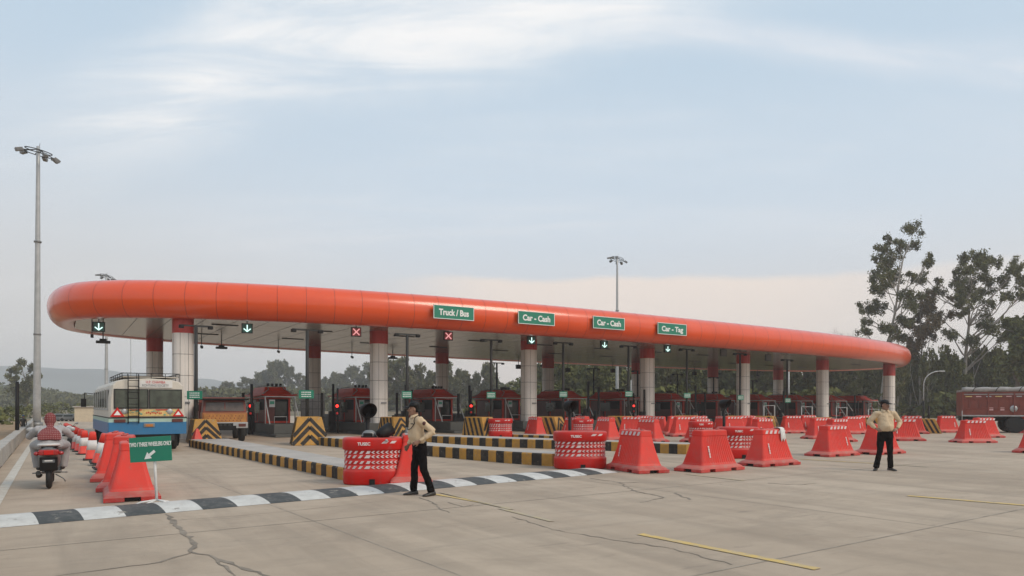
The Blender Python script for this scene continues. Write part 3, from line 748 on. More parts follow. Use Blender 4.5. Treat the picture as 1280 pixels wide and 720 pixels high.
# ================================================================== ISLANDS, CRASH BLOCKS, BOOTHS
def island(label, pts, wd, h, side_off=0):
    """kerbed strip following ground points (its near left edge); black and yellow bands on the kerb faces"""
    pts = [Vector((p.x,p.y,0)) for p in pts]
    P = []
    for i in range(len(pts)-1):
        n = max(1, round((pts[i+1]-pts[i]).length/.33))
        for k in range(n): P.append(pts[i].lerp(pts[i+1], k/n))
    P.append(pts[-1]); n = len(P)
    Lf, Rt = [], []
    for i, p in enumerate(P):
        d = (P[min(i+1,n-1)]-P[max(i-1,0)]).normalized(); nn = Vector((-d.y,d.x,0))
        if nn.x < 0: nn = -nn
        w_ = wd*(1-.35*(i/(n-1))) ; Lf.append(p); Rt.append(p+nn*w_)
    mb = MB(); r = .03
    for i in range(n-1):
        m = 1 if (i%2) else 2
        for (a, b, c_) in ((Lf[i],Lf[i+1],1),(Rt[i],Rt[i+1],-1)):
            mb.add([(a.x,a.y,0),(b.x,b.y,0),(b.x,b.y,h-r),(a.x,a.y,h-r)], [(0,1,2,3)], m)
        ia, ib = Lf[i].lerp(Rt[i],.03), Lf[i+1].lerp(Rt[i+1],.03); ja, jb = Lf[i].lerp(Rt[i],.97), Lf[i+1].lerp(Rt[i+1],.97)
        mb.add([(Lf[i].x,Lf[i].y,h-r),(Lf[i+1].x,Lf[i+1].y,h-r),(ib.x,ib.y,h),(ia.x,ia.y,h)], [(0,1,2,3)], m)
        mb.add([(Rt[i].x,Rt[i].y,h-r),(Rt[i+1].x,Rt[i+1].y,h-r),(jb.x,jb.y,h),(ja.x,ja.y,h)], [(0,1,2,3)], m)
        mb.add([(ia.x,ia.y,h),(ib.x,ib.y,h),(jb.x,jb.y,h),(ja.x,ja.y,h)], [(0,1,2,3)], 0)
    e0, e1 = Lf[-1], Rt[-1]
    K = 4
    for k in range(K):
        a, b = e0.lerp(e1,k/K), e0.lerp(e1,(k+1)/K)
        mb.add([(a.x,a.y,0),(b.x,b.y,0),(b.x,b.y,h),(a.x,a.y,h)], [(0,1,2,3)], 1 if k%2==0 else 2)
    e0, e1 = Lf[0], Rt[0]; mb.add([(e0.x,e0.y,0),(e1.x,e1.y,0),(e1.x,e1.y,h),(e0.x,e0.y,h)], [(0,1,2,3)], 1)
    o = mb.build('traffic_island', ['concrete_top','yellow_paint','kerb_black'])
    tag(o, label, 'traffic island', 'kerbed traffic islands between the lanes')
    return o
island('nearest black and yellow kerbed island, from the bus to the left red drum', [A(236,558), A(244,560), A(429,600.4)], 1.5, .27)
island('middle black and yellow kerbed island, ending beside the middle red drum', [A(392,556), A(533,570), A(640,579.6), A(690,583)], 1.5, .33)
island('far black and yellow kerbed island, third one back, behind the left guard', [A(512,553.5), A(640,559.4), A(764,563.8), A(858,568)], 1.5, .33)
island('kerbed island with black and yellow bands mostly hidden behind the red barriers', [A(612,545.5), A(700,549), A(800,552.5)], 1.3, .15)

def make_block(label, loc, rz, grp, flat=False):
    """wedge-shaped concrete crash block painted with chevrons; nose toward local -Y"""
    root = thing('crash_block', label, 'crash block', loc, rz, grp)
    W, L_, H = 1.05, 1.6, 1.02
    mb = MB()
    # sloping nose, wide base
    a = [(-W/2-.12,-L_/2,0),(W/2+.12,-L_/2,0),(W/2+.12,L_/2,0),(-W/2-.12,L_/2,0)]
    b = [(-W/2+.10,-L_/2+.42,H),(W/2-.10,-L_/2+.42,H),(W/2-.10,L_/2,H),(-W/2+.10,L_/2,H)]
    mb.loft([a,b]); mb.build('block','yellow_paint',root,bevel=.03)
    # painted bands: chevrons on the nose, slanting on the sides
    mb = MB()
    def band_front(x0, z0, x1, z1, tk):
        def F(x, z):   # point on the nose face
            f = z/H; return Vector((x*( (W/2+.12)*(1-f)+(W/2-.10)*f )/(W/2+.12), -L_/2+.42*f-.006, z-.001))
        d = Vector((x1-x0, z1-z0)).normalized(); n = Vector((-d.y,d.x))*tk/2
        q = [F(x0+n.x,z0+n.y),F(x0-n.x,z0-n.y),F(x1-n.x,z1-n.y),F(x1+n.x,z1+n.y)]
        mb.add(q,[(0,1,2,3)])
    wb = W/2+.12
    for k, z in enumerate((.02,.34,.66,.98)):
        for sg in (-1,1):
            zt = z; x1 = 0; zb = z-1.0*wb; xb = wb
            if zb < .03: xb = wb*(z-.03)/(z-zb); zb = .03
            if z < .1: continue
            band_front(sg*xb, zb, 0, min(zt,H-.06), .15)
    def S(sg, y, z):
        f = z/H; return (sg*((wb)*(1-f)+(W/2-.10)*f+.006), y, z)
    for sg in (-1,1):
        y = -L_/2+.10
        while y < L_/2-.05:
            z1 = H-.04; sh = .48
            y0a, y0b = y, min(y+.15, L_/2-.01); y1a, y1b = min(y+sh,L_/2-.01), min(y+.15+sh, L_/2-.01)
            mb.add([S(sg,y0a,.03),S(sg,y0b,.03),S(sg,y1b,z1),S(sg,y1a,z1)],[(0,1,2,3)])
            y += .30
    mb.build('painted_bands','kerb_black',root)
    mb = MB(); mb.box((.12,-L_/2+.40,H-.10),(.30,.02,.16),rot=Euler((R(-20),0,0))); mb.build('plate','sign_white',root)
    return root
blk = None
blocks = [(386,555.5,'chevron painted crash block at the end of the middle island, nearest of the row',R(20),1.12),
          (255,553,'chevron painted crash block beside the rear of the bus',R(32),1.0),
          (495,546,'striped crash block behind the left hand guard',R(44),1.0),(602,546,'striped crash block left of the far red drum',R(52),1.0),
          (690,545,'striped crash block left of the hooded lamp in the middle',R(58),1.0),(780,543,'striped crash block left of the fourth front column',R(60),1.0),
          (862,541,'striped crash block left of the hooded lamp on the right',R(60),1.0),(926,540,'striped crash block at the foot of the fifth front column',R(60),.97),
          (959,541,'striped crash block behind the barrier with the white rag',R(60),.97),(1031,541,'striped crash block peeping over barriers by the sixth front column',R(60),.9),(1088,541,'striped crash block just left of the right hand guard',R(60),.9),(1161,541.5,'striped crash block alone right of the right hand guard',R(58),.82)]
for (px, py, lb, rz, sc_) in blocks:
    p = A(px, py); z = .0
    if blk is None: blk = make_block(lb, tuple(p), rz, 'striped crash blocks at the island ends'); o = blk
    else: o = copy_tree(blk, tuple(p), rz, lb)
    o.scale = (sc_,sc_,sc_)
# red cone-like barrier mark inside the block by the bus is painted: red triangle on its nose
def red_panel():
    mb = MB(); mb.T = Matrix.Translation(A(257,553.6)+Vector((0,-.85,0)))
    mb.lathe([(.33,0),(.30,.04),(.07,.62),(.05,.64)],seg=4)
    o = mb.build('pyramid_marker','barrier_red',bevel=.01); tag(o,'plain red pyramid marker in front of the crash block beside the bus','marker')
red_panel()

# plinth wall + booth
def make_booth(label, loc):
    root = thing('toll_booth', label, 'toll booth', loc, YAW, 'toll booths')
    # local: x across the island, -y toward the camera side. island 2 m wide
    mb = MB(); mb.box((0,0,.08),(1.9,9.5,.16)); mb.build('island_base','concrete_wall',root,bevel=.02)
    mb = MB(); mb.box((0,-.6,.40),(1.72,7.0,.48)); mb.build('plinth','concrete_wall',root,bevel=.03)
    W_, D_, z0, z1 = 1.35, 3.6, .645, 1.98
    mb = MB()
    for sx in (-1,1):
        for sy in (-1,0,1): mb.box((sx*(W_/2-.05), .4+sy*(D_/2-.05), (z0+z1)/2),(.10,.10,z1-z0))
    mb.box((0,.4,z1+.02),(W_+.06,D_+.06,.08)); mb.box((0,.4,z0+.06),(W_,D_,.1))
    mb.build('frame','booth_red',root,bevel=.008)
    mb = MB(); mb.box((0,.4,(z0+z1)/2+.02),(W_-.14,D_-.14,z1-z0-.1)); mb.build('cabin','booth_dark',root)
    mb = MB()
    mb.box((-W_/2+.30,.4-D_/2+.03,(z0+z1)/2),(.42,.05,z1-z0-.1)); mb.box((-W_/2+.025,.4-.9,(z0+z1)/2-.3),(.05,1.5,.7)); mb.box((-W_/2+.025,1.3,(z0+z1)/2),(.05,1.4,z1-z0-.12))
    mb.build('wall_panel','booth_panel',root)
    mb = MB(); mb.box((.18,.4-D_/2+.035,1.42),(.62,.02,.8)); mb.build('front_window','glass',root)
    mb = MB(); mb.box((-W_/2-.004,.4-.1,1.5),(.02,1.1,.62)); mb.build('side_window','glass',root)
    # hipped roof with flared, upturned eaves
    mb = MB(); rings = []
    for (f, z) in ((1.0,2.06),(.98,2.12),(.80,2.22),(.64,2.42),(.57,2.62)):
        hw, hd = (W_/2+.28)*f, (D_/2+.45)*(f if f>.9 else f*.98)
        ring = []
        for (ax, ay) in ((-1,-1),(0,-1),(1,-1),(1,0),(1,1),(0,1),(-1,1),(-1,0)):
            up = .10 if (ax and ay and f>.9) else 0
            ring.append((ax*hw, .4+ay*hd, z+up))
        rings.append(ring)
    mb.loft(rings); mb.build('roof','booth_red',root,bevel=.01)
    mb = MB()
    for sx in (-1,1):
        mb.tube([(sx*(W_/2+.30), .4-D_/2-.35, 2.14),(sx*.42,.4-D_/2+.2,2.50),(sx*.40,.4-D_/2+.9,2.70),(sx*.40,.4+D_/2-.9,2.70),(sx*(W_/2+.2),.4+D_/2+.3,2.14)], .028, 6)
    mb.build('roof_rail','grey_metal',root)
    mb = MB()
    for k in range(4): mb.box((-.35+.25*k,.4-D_/2+.7+.1*k,2.74),(.12,.16,.16))
    mb.build('roof_units','black_metal',root,bevel=.02)
    # tubular guard at the camera end: hoop plus raking struts
    mb = MB(); y0 = .4-D_/2-.55
    mb.tube([(-.78,y0,.60),(-.78,y0,2.08),(.78,y0,2.08),(.78,y0,.60)], .035, 8)
    for x in (-.78,.78): mb.tube([(x,y0+.1,2.06),(x,y0-.95,.62)], .032, 8)
    mb.tube([(-.78,y0,2.08),(-.80,.4+D_/2,2.08)], .028, 6)
    mb.tube([(-.3,y0+.05,.6),(-.3,y0+.05,1.0),(.35,y0+.05,1.0),(.35,y0+.05,.6)], .02, 6)
    mb.build('guard_rail','white_tube',root)
    mb = MB(); mb.box((-.42,y0+.06,1.72),(.30,.03,.40)); mb.build('notice_board','galv',root)
    mb = MB(); mb.box((-.42,y0+.04,1.76),(.22,.02,.16)); mb.build('notice','green_sign',root)
    return root
booth = None
bl = ['with the orange truck beside it','behind the hooded lamp on the left drum','behind the left hand guard','left of the third front column','right of the third front column','left of the fourth front column','right of the fourth front column','left of the fifth front column','right of the fifth front column','left of the sixth front column','right of the sixth front column','behind the right hand guard']
for k in range(1,13):
    s, t = 5.*k, -3.5; p = st(s,t); p.z = (1-1.0)
    lb = 'red roofed toll booth, %s from the left, %s' % (ORD[k-1], bl[k-1])
    if booth is None: booth = make_booth(lb, tuple(p)); o = booth
    else: o = copy_tree(booth, tuple(p), YAW, lb)
    o.scale = (1,1,1 if k < 7 else .97)

# red signal posts, raised booms
def make_signal_post(label, loc, rz, grp):
    root = thing('traffic_light', label, 'traffic light', loc, rz, grp)
    mb = MB(); mb.tube([(0,0,.16),(0,0,2.5)], .05, 8); mb.build('post','black_metal',root)
    mb = MB(); mb.box((0,-.02,1.40),(.26,.16,.72)); mb.build('housing','black_metal',root,bevel=.02)
    mb = MB(); mb.lathe([(.0,0),(.075,.005),(.085,.02)],seg=16,axis='y',c=(0,-.105,1.58)); mb.build('lens','lens_red',root)
    mb = MB(); mb.lathe([(.0,0),(.06,.005),(.07,.02)],seg=16,axis='y',c=(0,-.105,1.20)); mb.build('lower_lens','lens_red_dim',root)
    return root
sp = None
for i, (px, Z, zz, lb) in enumerate([(314,37,1.2,'beside the first toll booth'),(422,37.5,1.0,'beside the second toll booth'),(515,41,1.0,'behind the head of the left hand guard'),(589,43.5,1.0,'left of the fourth toll booth'),(792,51,1.0,'left of the fourth front column')]):
    p = atz(px, Z); lb = 'red traffic light on a black post %s' % lb
    if sp is None: sp = make_signal_post(lb, tuple(p), 0, 'red lane lights beside the booths')
    else: copy_tree(sp, tuple(p), 0, lb)
def make_boom(label, loc, h):
    root = thing('boom_barrier', label, 'boom barrier', loc, YAW, 'raised boom barriers')
    mb = MB(); mb.box((0,0,.55),(.36,.30,1.1)); mb.build('cabinet','dark_grey',root,bevel=.02)
    mb = MB(); mb.box((0,-.2,.9+h/2),(.13,.09,h)); mb.build('boom_arm','black_metal',root,bevel=.01)
    return root
bm_ = None
for i, (px, Z, yt) in enumerate([(303,38,491),(313.5,40,480),(401,39,491),(415,43,480),(494.5,42,491),(505.5,45,481),(571,44,492),(585,47,482),(733,48,477),(746,48,484),(803,50,487),(867,53,482),(879,54,491),(977,60,489),(1026,62,498),(1066,64,494),(1070,64,501),(1076,64,501)]):
    p = atz(px, Z); top = CAMH+(507-yt)*Z/900
    lb = '%s raised black boom arm counted from the left under the canopy' % ORD[i]
    if bm_ is None: bm_ = make_boom(lb, tuple(p), 1.6); o = bm_
    else: o = copy_tree(bm_, tuple(p), YAW, lb)
    o.scale = (1,1,top/2.5)

# tall black T poles carrying cross bars and small green plates
def make_tpole(label, loc, h, grp, plate=True):
    root = thing('lamp_pole', label, 'lamp pole', loc, YAW, grp)
    mb = MB(); mb.tube([(0,0,0),(0,0,h)], [.085,.07], 10); mb.build('pole','dark_grey' if plate else 'black_metal',root)
    mb = MB(); mb.box((0,0,h+.02),(1.25,.08,.07)); mb.build('cross_bar','dark_grey' if plate else 'black_metal',root)
    for sg in (-1,1):
        mb = MB(); mb.box((sg*.58,0,h-.03),(.2,.2,.14)); mb.build('lamp','black_metal',root,bevel=.02)
    if plate:
        mb = MB(); mb.tube([(0,0,0),(0,0,.5)], [.16,.09], 10); mb.build('foot','grey_metal',root)
    return root
tp = None
for i, (px, Z, yt) in enumerate([(245,31,408),(384,31,413),(509,36,418.5),(614,40,425.5),(704,43,429),(785.5,46,433),(858.5,49,437),(925,53,442.5),(984,57,450)]):
    p = atz(px, Z); h = CAMH+(507-yt)*Z/900
    lb = '%s tall grey T shaped lamp pole from the left along the front of the booths' % ORD[i]
    if tp is None: tp = make_tpole(lb, tuple(p), h, 'T shaped lamp poles in front'); h0 = h; o = tp
    else: o = copy_tree(tp, tuple(p), YAW, lb); o.scale = (1,1,h/h0)
    # the plate is a small sign of its own
    zs = CAMH+(507-[494,493,493.5,494,493,492.5,494.5,497,500.5][i])*Z/900
    r2 = thing('lane_plate', 'small green notice plate on the %s T shaped lamp pole from the left' % ORD[i], 'sign', (p.x, p.y-.13, zs), R(12), 'small green plates on the poles')
    mb = MB(); mb.box((0,0,0),(.62 if i<2 else .5,.03,.36)); mb.build('board','green_sign',r2,bevel=.008)
    mb = MB()
    for z in (.09,.0,-.09):
        x = -.2
        while x < .18:
            wd = .03+((x*97+z*31+i)%1)*.04; mb.box((x+wd/2,-.02,z),(wd,.008,.04)); x += wd+.018
    mb.build('notice_lines','sign_white',r2)
tq = None
for i, (px, yt) in enumerate([(552,452),(621,454),(684,457),(742,461),(797,464),(847,468),(892,472),(941,476)]):
    Z = 57+i*2.2; p = atz(px, Z); h = CAMH+(507-yt)*Z/900
    lb = '%s black T shaped lamp pole from the left in the row behind the booths' % ORD[i]
    if tq is None: tq = make_tpole(lb, tuple(p), h, 'black T shaped lamp poles behind', False); hq = h
    else: copy_tree(tq, tuple(p), YAW, lb).scale = (1,1,h/hq)

# white goal-shaped guard frames on the right
fr = None
for i, (xa, xb, yt) in enumerate([(955,968,507),(1002,1015,508.5),(1046,1058,509.5),(1086,1098,511.5)]):
    Z = 48; p = atz((xa+xb)/2, Z); wd = (xb-xa)*Z/900; h = CAMH+(507-yt)*Z/900
    lb = '%s white goal shaped tube frame from the left behind the red barriers' % ORD[i]
    if fr is None:
        fr = MB(); fr.tube([(-wd/2,0,0),(-wd/2,0,h),(wd/2,0,h),(wd/2,0,0)], .035, 8); fo = fr.build('guard_frame','white_tube'); fo.location = p; tag(fo,lb,'guard frame','white guard frames'); fr = fo
    else:
        c = fo.copy(); COL.objects.link(c); c.location = p; c['label'] = lb; c.scale = (1,1,h/1.6)
# pale mesh gate behind the chevron block
def mesh_gate():
    Z = 44; p = atz(391, Z); root = thing('mesh_panel','pale mesh panel standing behind the nearest chevron crash block','mesh panel',tuple(p),R(5))
    wd, h = 1.4, 2.15
    mb = MB(); mb.box((0,0,h/2+.2),(wd,.02,h-.1)); mb.build('sheet','white_tube',root)
    mb = MB()
    for x in (-.7,-.35,0,.35,.7): mb.box((x,-.03,h/2+.1),(.03,.03,h+.2))
    for z in (.5,.95,1.4,1.85,2.3): mb.box((0,-.034,z),(wd,.03,.03))
    mb.build('bars','grey_metal',root)
mesh_gate()
# rear yard: low dark screen walls tying the back of the booths together (rear islands)
for i in range(12):
    p = st(5*i+2.0, -11.5-(i%3)*.6)
    mb = MB(); mb.box((0,0,.5),(1.5,2.4,1.0)); mb.box((0,-1.0,1.25),(.3,.3,.6)); o = mb.build('equipment_cabinet','dark_grey',bevel=.03); o.location = p; o.rotation_euler=(0,0,YAW)
    tag(o,'%s dark equipment cabinet from the left on the rear islands under the canopy' % ORD[i],'cabinet','equipment cabinets under the canopy')

# ================================================================== WATER-FILLED PLASTIC BARRIERS
def rrect(hx, hy, r, rib=0., seg=4):
    """rounded rectangle outline; long sides carry shallow vertical ribs"""
    o = []
    NR = 14
    def side(a, b, nrm, ribbed):
        n = NR*4 if ribbed else 6
        for i in range(n):
            f = i/n; p = Vector(a).lerp(Vector(b), f)
            d = rib*(1 if (i//2)%2 == 0 else 0) if ribbed else 0
            o.append((p.x-nrm[0]*d, p.y-nrm[1]*d))
    def corner(cx, cy, a0):
        for i in range(seg): a = a0+PI/2*i/seg; o.append((cx+r*math.cos(a), cy+r*math.sin(a)))
    side((-hx+r,-hy),(hx-r,-hy),(0,-1),True); corner(hx-r,-hy+r,-PI/2)
    side((hx,-hy+r),(hx,hy-r),(1,0),False); corner(hx-r,hy-r,0)
    side((hx-r,hy),(-hx+r,hy),(0,1),True); corner(-hx+r,hy-r,PI/2)
    side((-hx,hy-r),(-hx,-hy+r),(-1,0),False); corner(-hx+r,-hy+r,PI)
    return o
def make_barrier(label, loc, rz, grp, style):
    root = thing('plastic_barrier', label, 'barrier', loc, rz, grp)
    def ring(hx, hy, z, r=.05, rib=0.): return [(x,y,z) for x,y in rrect(hx,hy,r,rib)]
    mb = MB()
    mb.loft([ring(.665,.335,.165,.07),ring(.655,.325,.19,.07,.004),ring(.645,.315,.21,.07,.011),ring(.56,.235,.52,.06,.011),ring(.485,.170,.84,.05,.011),ring(.482,.168,.855,.05,.0),
             ring(.488,.176,.865,.05),ring(.478,.165,.975,.05),ring(.465,.150,.992,.05),ring(.44,.125,1.0,.05)], 0, True, True, False)
    mb.build('body','barrier_red',root)
    # filler caps and a moulded slot on top
    mb = MB()
    for x in (-.30,.30): mb.lathe([(.05,.995),(.05,1.02),(.045,1.028)],seg=12,c=(x,0,0))
    mb.build('filler_cap','skirt_red',root)
    # spreading skirt with fork slots
    mb = MB()
    top = ring(.67,.34,.165,.08); mid = ring(.79,.40,.115,.09); low = ring(.83,.42,.075,.09)
    mb.loft([top, mid, low], 0, True, True)
    for (xa, xb) in ((-.83,-.50),(-.30,.30),(.50,.83)):
        for (ya, yb) in ((-.42,-.12),(.12,.42)):
            mb.box(((xa+xb)/2,(ya+yb)/2,.04),(xb-xa,yb-ya,.075))
    mb.build('skirt','skirt_red',root,bevel=.012)
    mb = MB(); mb.box((0,0,.045),(1.5,.22,.07)); mb.build('slot_shade_core','rubber',root)  # black core drawn in for the shade inside the fork slots
    # reflective slanted marks on the top band, plus the small vertical print
    if style != 'plain':
        mb = MB()
        for sg in (-1,1):
            n = 5
            for k in range(n):
                x = -.40+k*.185; yb, yt = .1765*sg, .1660*sg
                off = .004*sg
                q = [(x,yb+off,.875),(x+.10,yb+off,.875),(x+.15,yt+off,.968),(x+.05,yt+off,.968)]
                mb.add(q,[(0,1,2,3)])
                q = [(x+.04,.118*sg,1.004),(x+.14,.118*sg,1.004),(x+.13,.05*sg,1.004),(x+.03,.05*sg,1.004)]
                mb.add(q,[(0,1,2,3)])
        mb.build('reflective_marks','reflect_white',root,fix=False)
    xx = .33 if style != 'mirror' else -.36
    for sg in (-1,1):
        mb = MB(); z = .34; k = 0
        while z < .62:
            f = (z-.21)/(.84-.21); y = (.315+(.170-.315)*f)+.004; hh = [.030,.022,.034,.018,.028,.036,.02][k%7]; wd = [.05,.045,.055,.04,.05][k%5]
            f2 = (z+hh-.21)/.63; y2 = .315+(.170-.315)*f2+.004
            mb.add([(sg*xx-wd/2,sg*y,z),(sg*xx+wd/2,sg*y,z),(sg*xx+wd/2,sg*y2,z+hh),(sg*xx-wd/2,sg*y2,z+hh)],[(0,1,2,3)])
            z += hh+.008; k += 1
        mb.build('print','reflect_white',root,fix=False)
    return root
protos = {}
def barrier(xl, xr, yb, deg, label, style='std', depth=.55):
    Z = 900*CAMH/(yb-507)+depth; X = ((xl+xr)/2-640)/900*Z
    if style not in protos:
        protos[style] = make_barrier(label, (X,Z,.004), R(deg), 'red plastic barriers', style); return protos[style]
    o = copy_tree(protos[style], (X,Z,.004), R(deg), label); q_ = random.Random(int(xl*7+yb))
    o.scale = (q_.uniform(.96,1.03), q_.uniform(.95,1.06), q_.uniform(.965,1.02)); o.rotation_euler.z += R(q_.uniform(-3,3)); return o
BL = [
 (479,547,605.5,-80,'red plastic barrier behind the legs of the left hand guard','mirror'),
 (760,829,591,-68,'red plastic barrier turned end on, touching the right side of the middle drum','std'),
 (843,931,590.5,36,'plain topped red barrier without white marks, nearest of the middle group','plain'),
 (921,1002,583.5,34,'red plastic barrier with a white rag hung over its top','std'),
 (1007,1074,571,32,'red plastic barrier standing left of the right hand guard','mirror'),
 (1072,1127,568.5,34,'red plastic barrier directly behind the legs of the right hand guard','std'),
 (1106,1151,551.5,-10,'red plastic barrier behind the right elbow side of the right hand guard','std'),
 (1122,1157,542.5,-20,'red plastic barrier just left of the lone striped crash block on the right','std'),
 (1166,1200,541,4,'red plastic barrier between the lone striped block and the red truck','mirror'),
 (1191,1241,554,6,'red plastic barrier in front of the rear end of the red truck','std'),
 (1207,1252,547.5,8,'red plastic barrier half hidden behind the one before the truck','std'),
 (1264,1330,567,30,'red plastic barrier cut off by the right edge of the picture','std'),
 (1268,1302,541.5,0,'red plastic barrier in front of the truck wheels at the right edge','std'),
 (1004,1046,549,20,'red plastic barrier left behind the one by the right hand guard','std'),
 (1028,1064,553,25,'red plastic barrier whose top shows over the barrier left of the guard','std'),
 (973,1006,542,10,'dull red barrier behind the white rag, below the green plate','std'),
 (994,1025,540.5,15,'red plastic barrier in the back row left of the sixth front column','std'),
 (1047,1082,543,12,'red plastic barrier in the back row right of the sixth front column','mirror'),
 (1068,1092,541.5,15,'red plastic barrier half hidden at the right end of the back row','std'),
 (735,780,551.5,-62,'red plastic barrier end on behind the right end of the middle drum','std'),
 (740,776,543.5,-40,'red plastic barrier behind the end on one by the middle drum','std'),
 (772,806,545,-10,'red plastic barrier just right of the striped block left of the fourth column','std'),
 (787,834,553,-50,'red plastic barrier standing behind the one that touches the middle drum','std'),
 (788,820,541.5,10,'red plastic barrier at the foot of the fourth front column, left one','std'),
 (804,838,542.5,-30,'red plastic barrier at the foot of the fourth front column, right one','std'),
 (830,862,543.5,10,'red plastic barrier left of the striped block below the Car - Tag board','std'),
 (840,868,546,16,'red plastic barrier in front of the striped block below the Car - Tag board','std'),
 (856,893,553,30,'red plastic barrier behind the plain topped one','std'),
 (860,886,542,10,'red plastic barrier at the back behind the plain topped one','std'),
 (888,917,541.5,-70,'red plastic barrier end on behind the right hooded lamp','std'),
 (901,931,543.5,12,'red plastic barrier beside the foot of the right hooded lamp','std'),
 (918,948,541.5,12,'red plastic barrier in front of the fifth front column','std'),
 (930,962,546,22,'red plastic barrier behind the drum near the white rag','std'),
 (934,972,551,25,'red plastic barrier right behind the one with the white rag','std'),
 (655,683,546.5,-60,'red plastic barrier alone in front of the third front column','std'),
 (703,729,546.5,-58,'red plastic barrier behind the middle hooded lamp','std'),
 (718,737,543,-60,'red plastic barrier behind the middle drum, below the green plate','std'),
 (131,196,626,-63,'red plastic barrier behind the green two and three wheelers sign','plain'),
 (126,186,613,-63,'red plastic barrier second in the line behind the green sign','plain'),
 (118,170,601,-64,'red plastic barrier third in the line behind the green sign','plain'),
]
for b in BL: barrier(*b)
# the white rag
def rag():
    q = A(984,583); q = Vector(((957-640)/900*19.0, 19.0, 0))
    mb = MB(); W_ = .17
    cols = []
    for i in range(7):
        x = -W_/2+W_*i/6; w_ = .012*math.sin(i*1.9)
        cols.append([(x,.05,1.012),(x,-.12+w_*.3,1.014),(x+w_*.4,-.186+w_*.4,.985),(x+w_,-.20+w_,.90),(x*1.1+w_,-.215+w_,.84),(x*1.2+w_*1.6,-.225+w_,.72-.05*((i*5)%3))])
    mb.loft(cols,0,False,False,True)
    o = mb.build('rag','cloth_white',fix=False)
    b_ = [x for x in COL.objects if x.get('label','')=='red plastic barrier with a white rag hung over its top'][0]
    o.matrix_world = Matrix.Translation(b_.location) @ Matrix.Rotation(b_.rotation_euler.z,4,'Z') @ Matrix.Translation((.30,0,0))
    md = o.modifiers.new('s','SOLIDIFY'); md.thickness=.006
    tag(o,'white rag hanging over the top of a red barrier','rag')
rag()

# ================================================================== RED DRUM BARRIERS WITH ARROW BANDS
def oval(a, b, n=64, e=2.6):
    o = []
    for i in range(n):
        t = 2*PI*i/n; c_, s_ = math.cos(t), math.sin(t)
        o.append((a*sgp(c_,e), b*sgp(s_,e)))
    return o
def make_drum(label, loc, rz, grp, word):
    root = thing('drum_barrier', label, 'drum barrier', loc, rz, grp)
    A_, B_ = .62, .42
    prof = [(.96,.0),(1.0,.03),(1.0,.26),(.985,.285),(.95,.30),(.95,.395),(.935,.405),(.935,.412),(.95,.42),(.95,.495),(.925,.51),(.925,.525),(.95,.535),(.95,.606),(.935,.612),(.935,.62),(.95,.628),(.95,.69),(1.0,.705),(1.02,.72),(1.02,.90),(1.0,.93),(.95,.945)]
    mb = MB(); mb.loft([[(x*f,y*f,z) for x,y in oval(A_,B_)] for f,z in prof],0,True,True,True)
    mb.build('body','drum_red',root)
    # surface map: arc length along the front (-Y) of the oval
    ov = [(p[0],p[1]) for p in oval(A_,B_,400)]

    k0 = 300
    cum = {0:0.}; 
    def pos(s):
        # walk from the front middle; s>0 to +X
        k = k0; rem = abs(s); stp = 1 if s > 0 else -1
        while True:
            a = ov[k%400]; b = ov[(k+stp)%400]; d = math.hypot(b[0]-a[0],b[1]-a[1])
            if d >= rem: f = rem/d if d else 0; return (a[0]+(b[0]-a[0])*f, a[1]+(b[1]-a[1])*f)
            rem -= d; k += stp
    def pt(s, z, f): p = pos(s); return (p[0]*f, p[1]*f, z)
    def patch(mb, poly, f, nsub=3):
        """thin quad strip given bottom (s0,s1,z0) top (s2,s3,z1)"""
        (s0,s1,z0,s2,s3,z1) = poly; vs = []; 
        for i in range(nsub+1): vs.append(pt(s0+(s1-s0)*i/nsub, z0, f))
        for i in range(nsub+1): vs.append(pt(s2+(s3-s2)*i/nsub, z1, f))
        mb.add(vs,[(i,i+1,nsub+2+i,nsub+1+i) for i in range(nsub)])
    for j, z0 in enumerate((.318,.465-.012,.59,.708)):
        f = .948 if j < 3 else 1.026
        z0 = (.325,.425,.540,.628)[j]; hgt = .058; f = .962
        mb = MB(); zm = z0+hgt/2
        for s in [-.95+.13*k for k in range(7)]:      # slanting dashes
            s = s + (.03 if j%2 else 0)
            patch(mb,(s,s+.06,z0,s+.05,s+.11,z0+hgt),f)
        s = -.02
        while s < .9:                                    # arrow heads pointing left
            patch(mb,(s+.045,s+.085,z0,s,s+.040,zm),f); patch(mb,(s,s+.040,zm,s+.045,s+.085,z0+hgt),f)
            s += .095
        patch(mb,(-.13,-.06,z0,-.10,-.03,z0+hgt),f)
        mb.build('arrow_band','reflect_white',root,fix=False)
        # thin pale edging rows
    for s in (.18,.34):
        mb = MB(); patch(mb,(s,s+.10,.835,s+.05,s+.15,.885),1.026); mb.build('white_mark','reflect_white',root,fix=False)
    p = pos(-.16); text_mesh('print', word, .085, 'sign_white', root, (p[0]*1.0, p[1]*1.026-.008, .825), (R(90),0,0), bold=.002)
    mb = MB()
    for sg in (-1,1): mb.box((0,sg*B_*.985,.06),(.11,.05,.12))
    mb.build('drain_slot','black_hole',root)
    return root
drum = make_drum('red drum barrier with white arrows, helmet on top, at the nearest island end', tuple(A(462,607)+Vector((0,.45,.004))), R(6), 'red drum barriers', 'TUSEC')
def drum_at(px, yb, rz, sc_, label):
    Z = 1440/(yb-507)+.4*sc_; o = copy_tree(drum, ((px-640)/900*Z, Z, .004), R(rz), label); o.scale=(sc_,sc_,1.0 if sc_<1.2 else 1.05); return o
drum_at(725,587,4,1.08,'red drum barrier with white arrows standing alone in the middle beside the end on barrier')
drum_at(922,573.5,8,1.0,'red drum barrier with white arrows wedged between two red barriers, left of the white rag')
drum_at(625.5,547,4,.98,'red drum barrier with white arrows far back, right of a striped crash block')
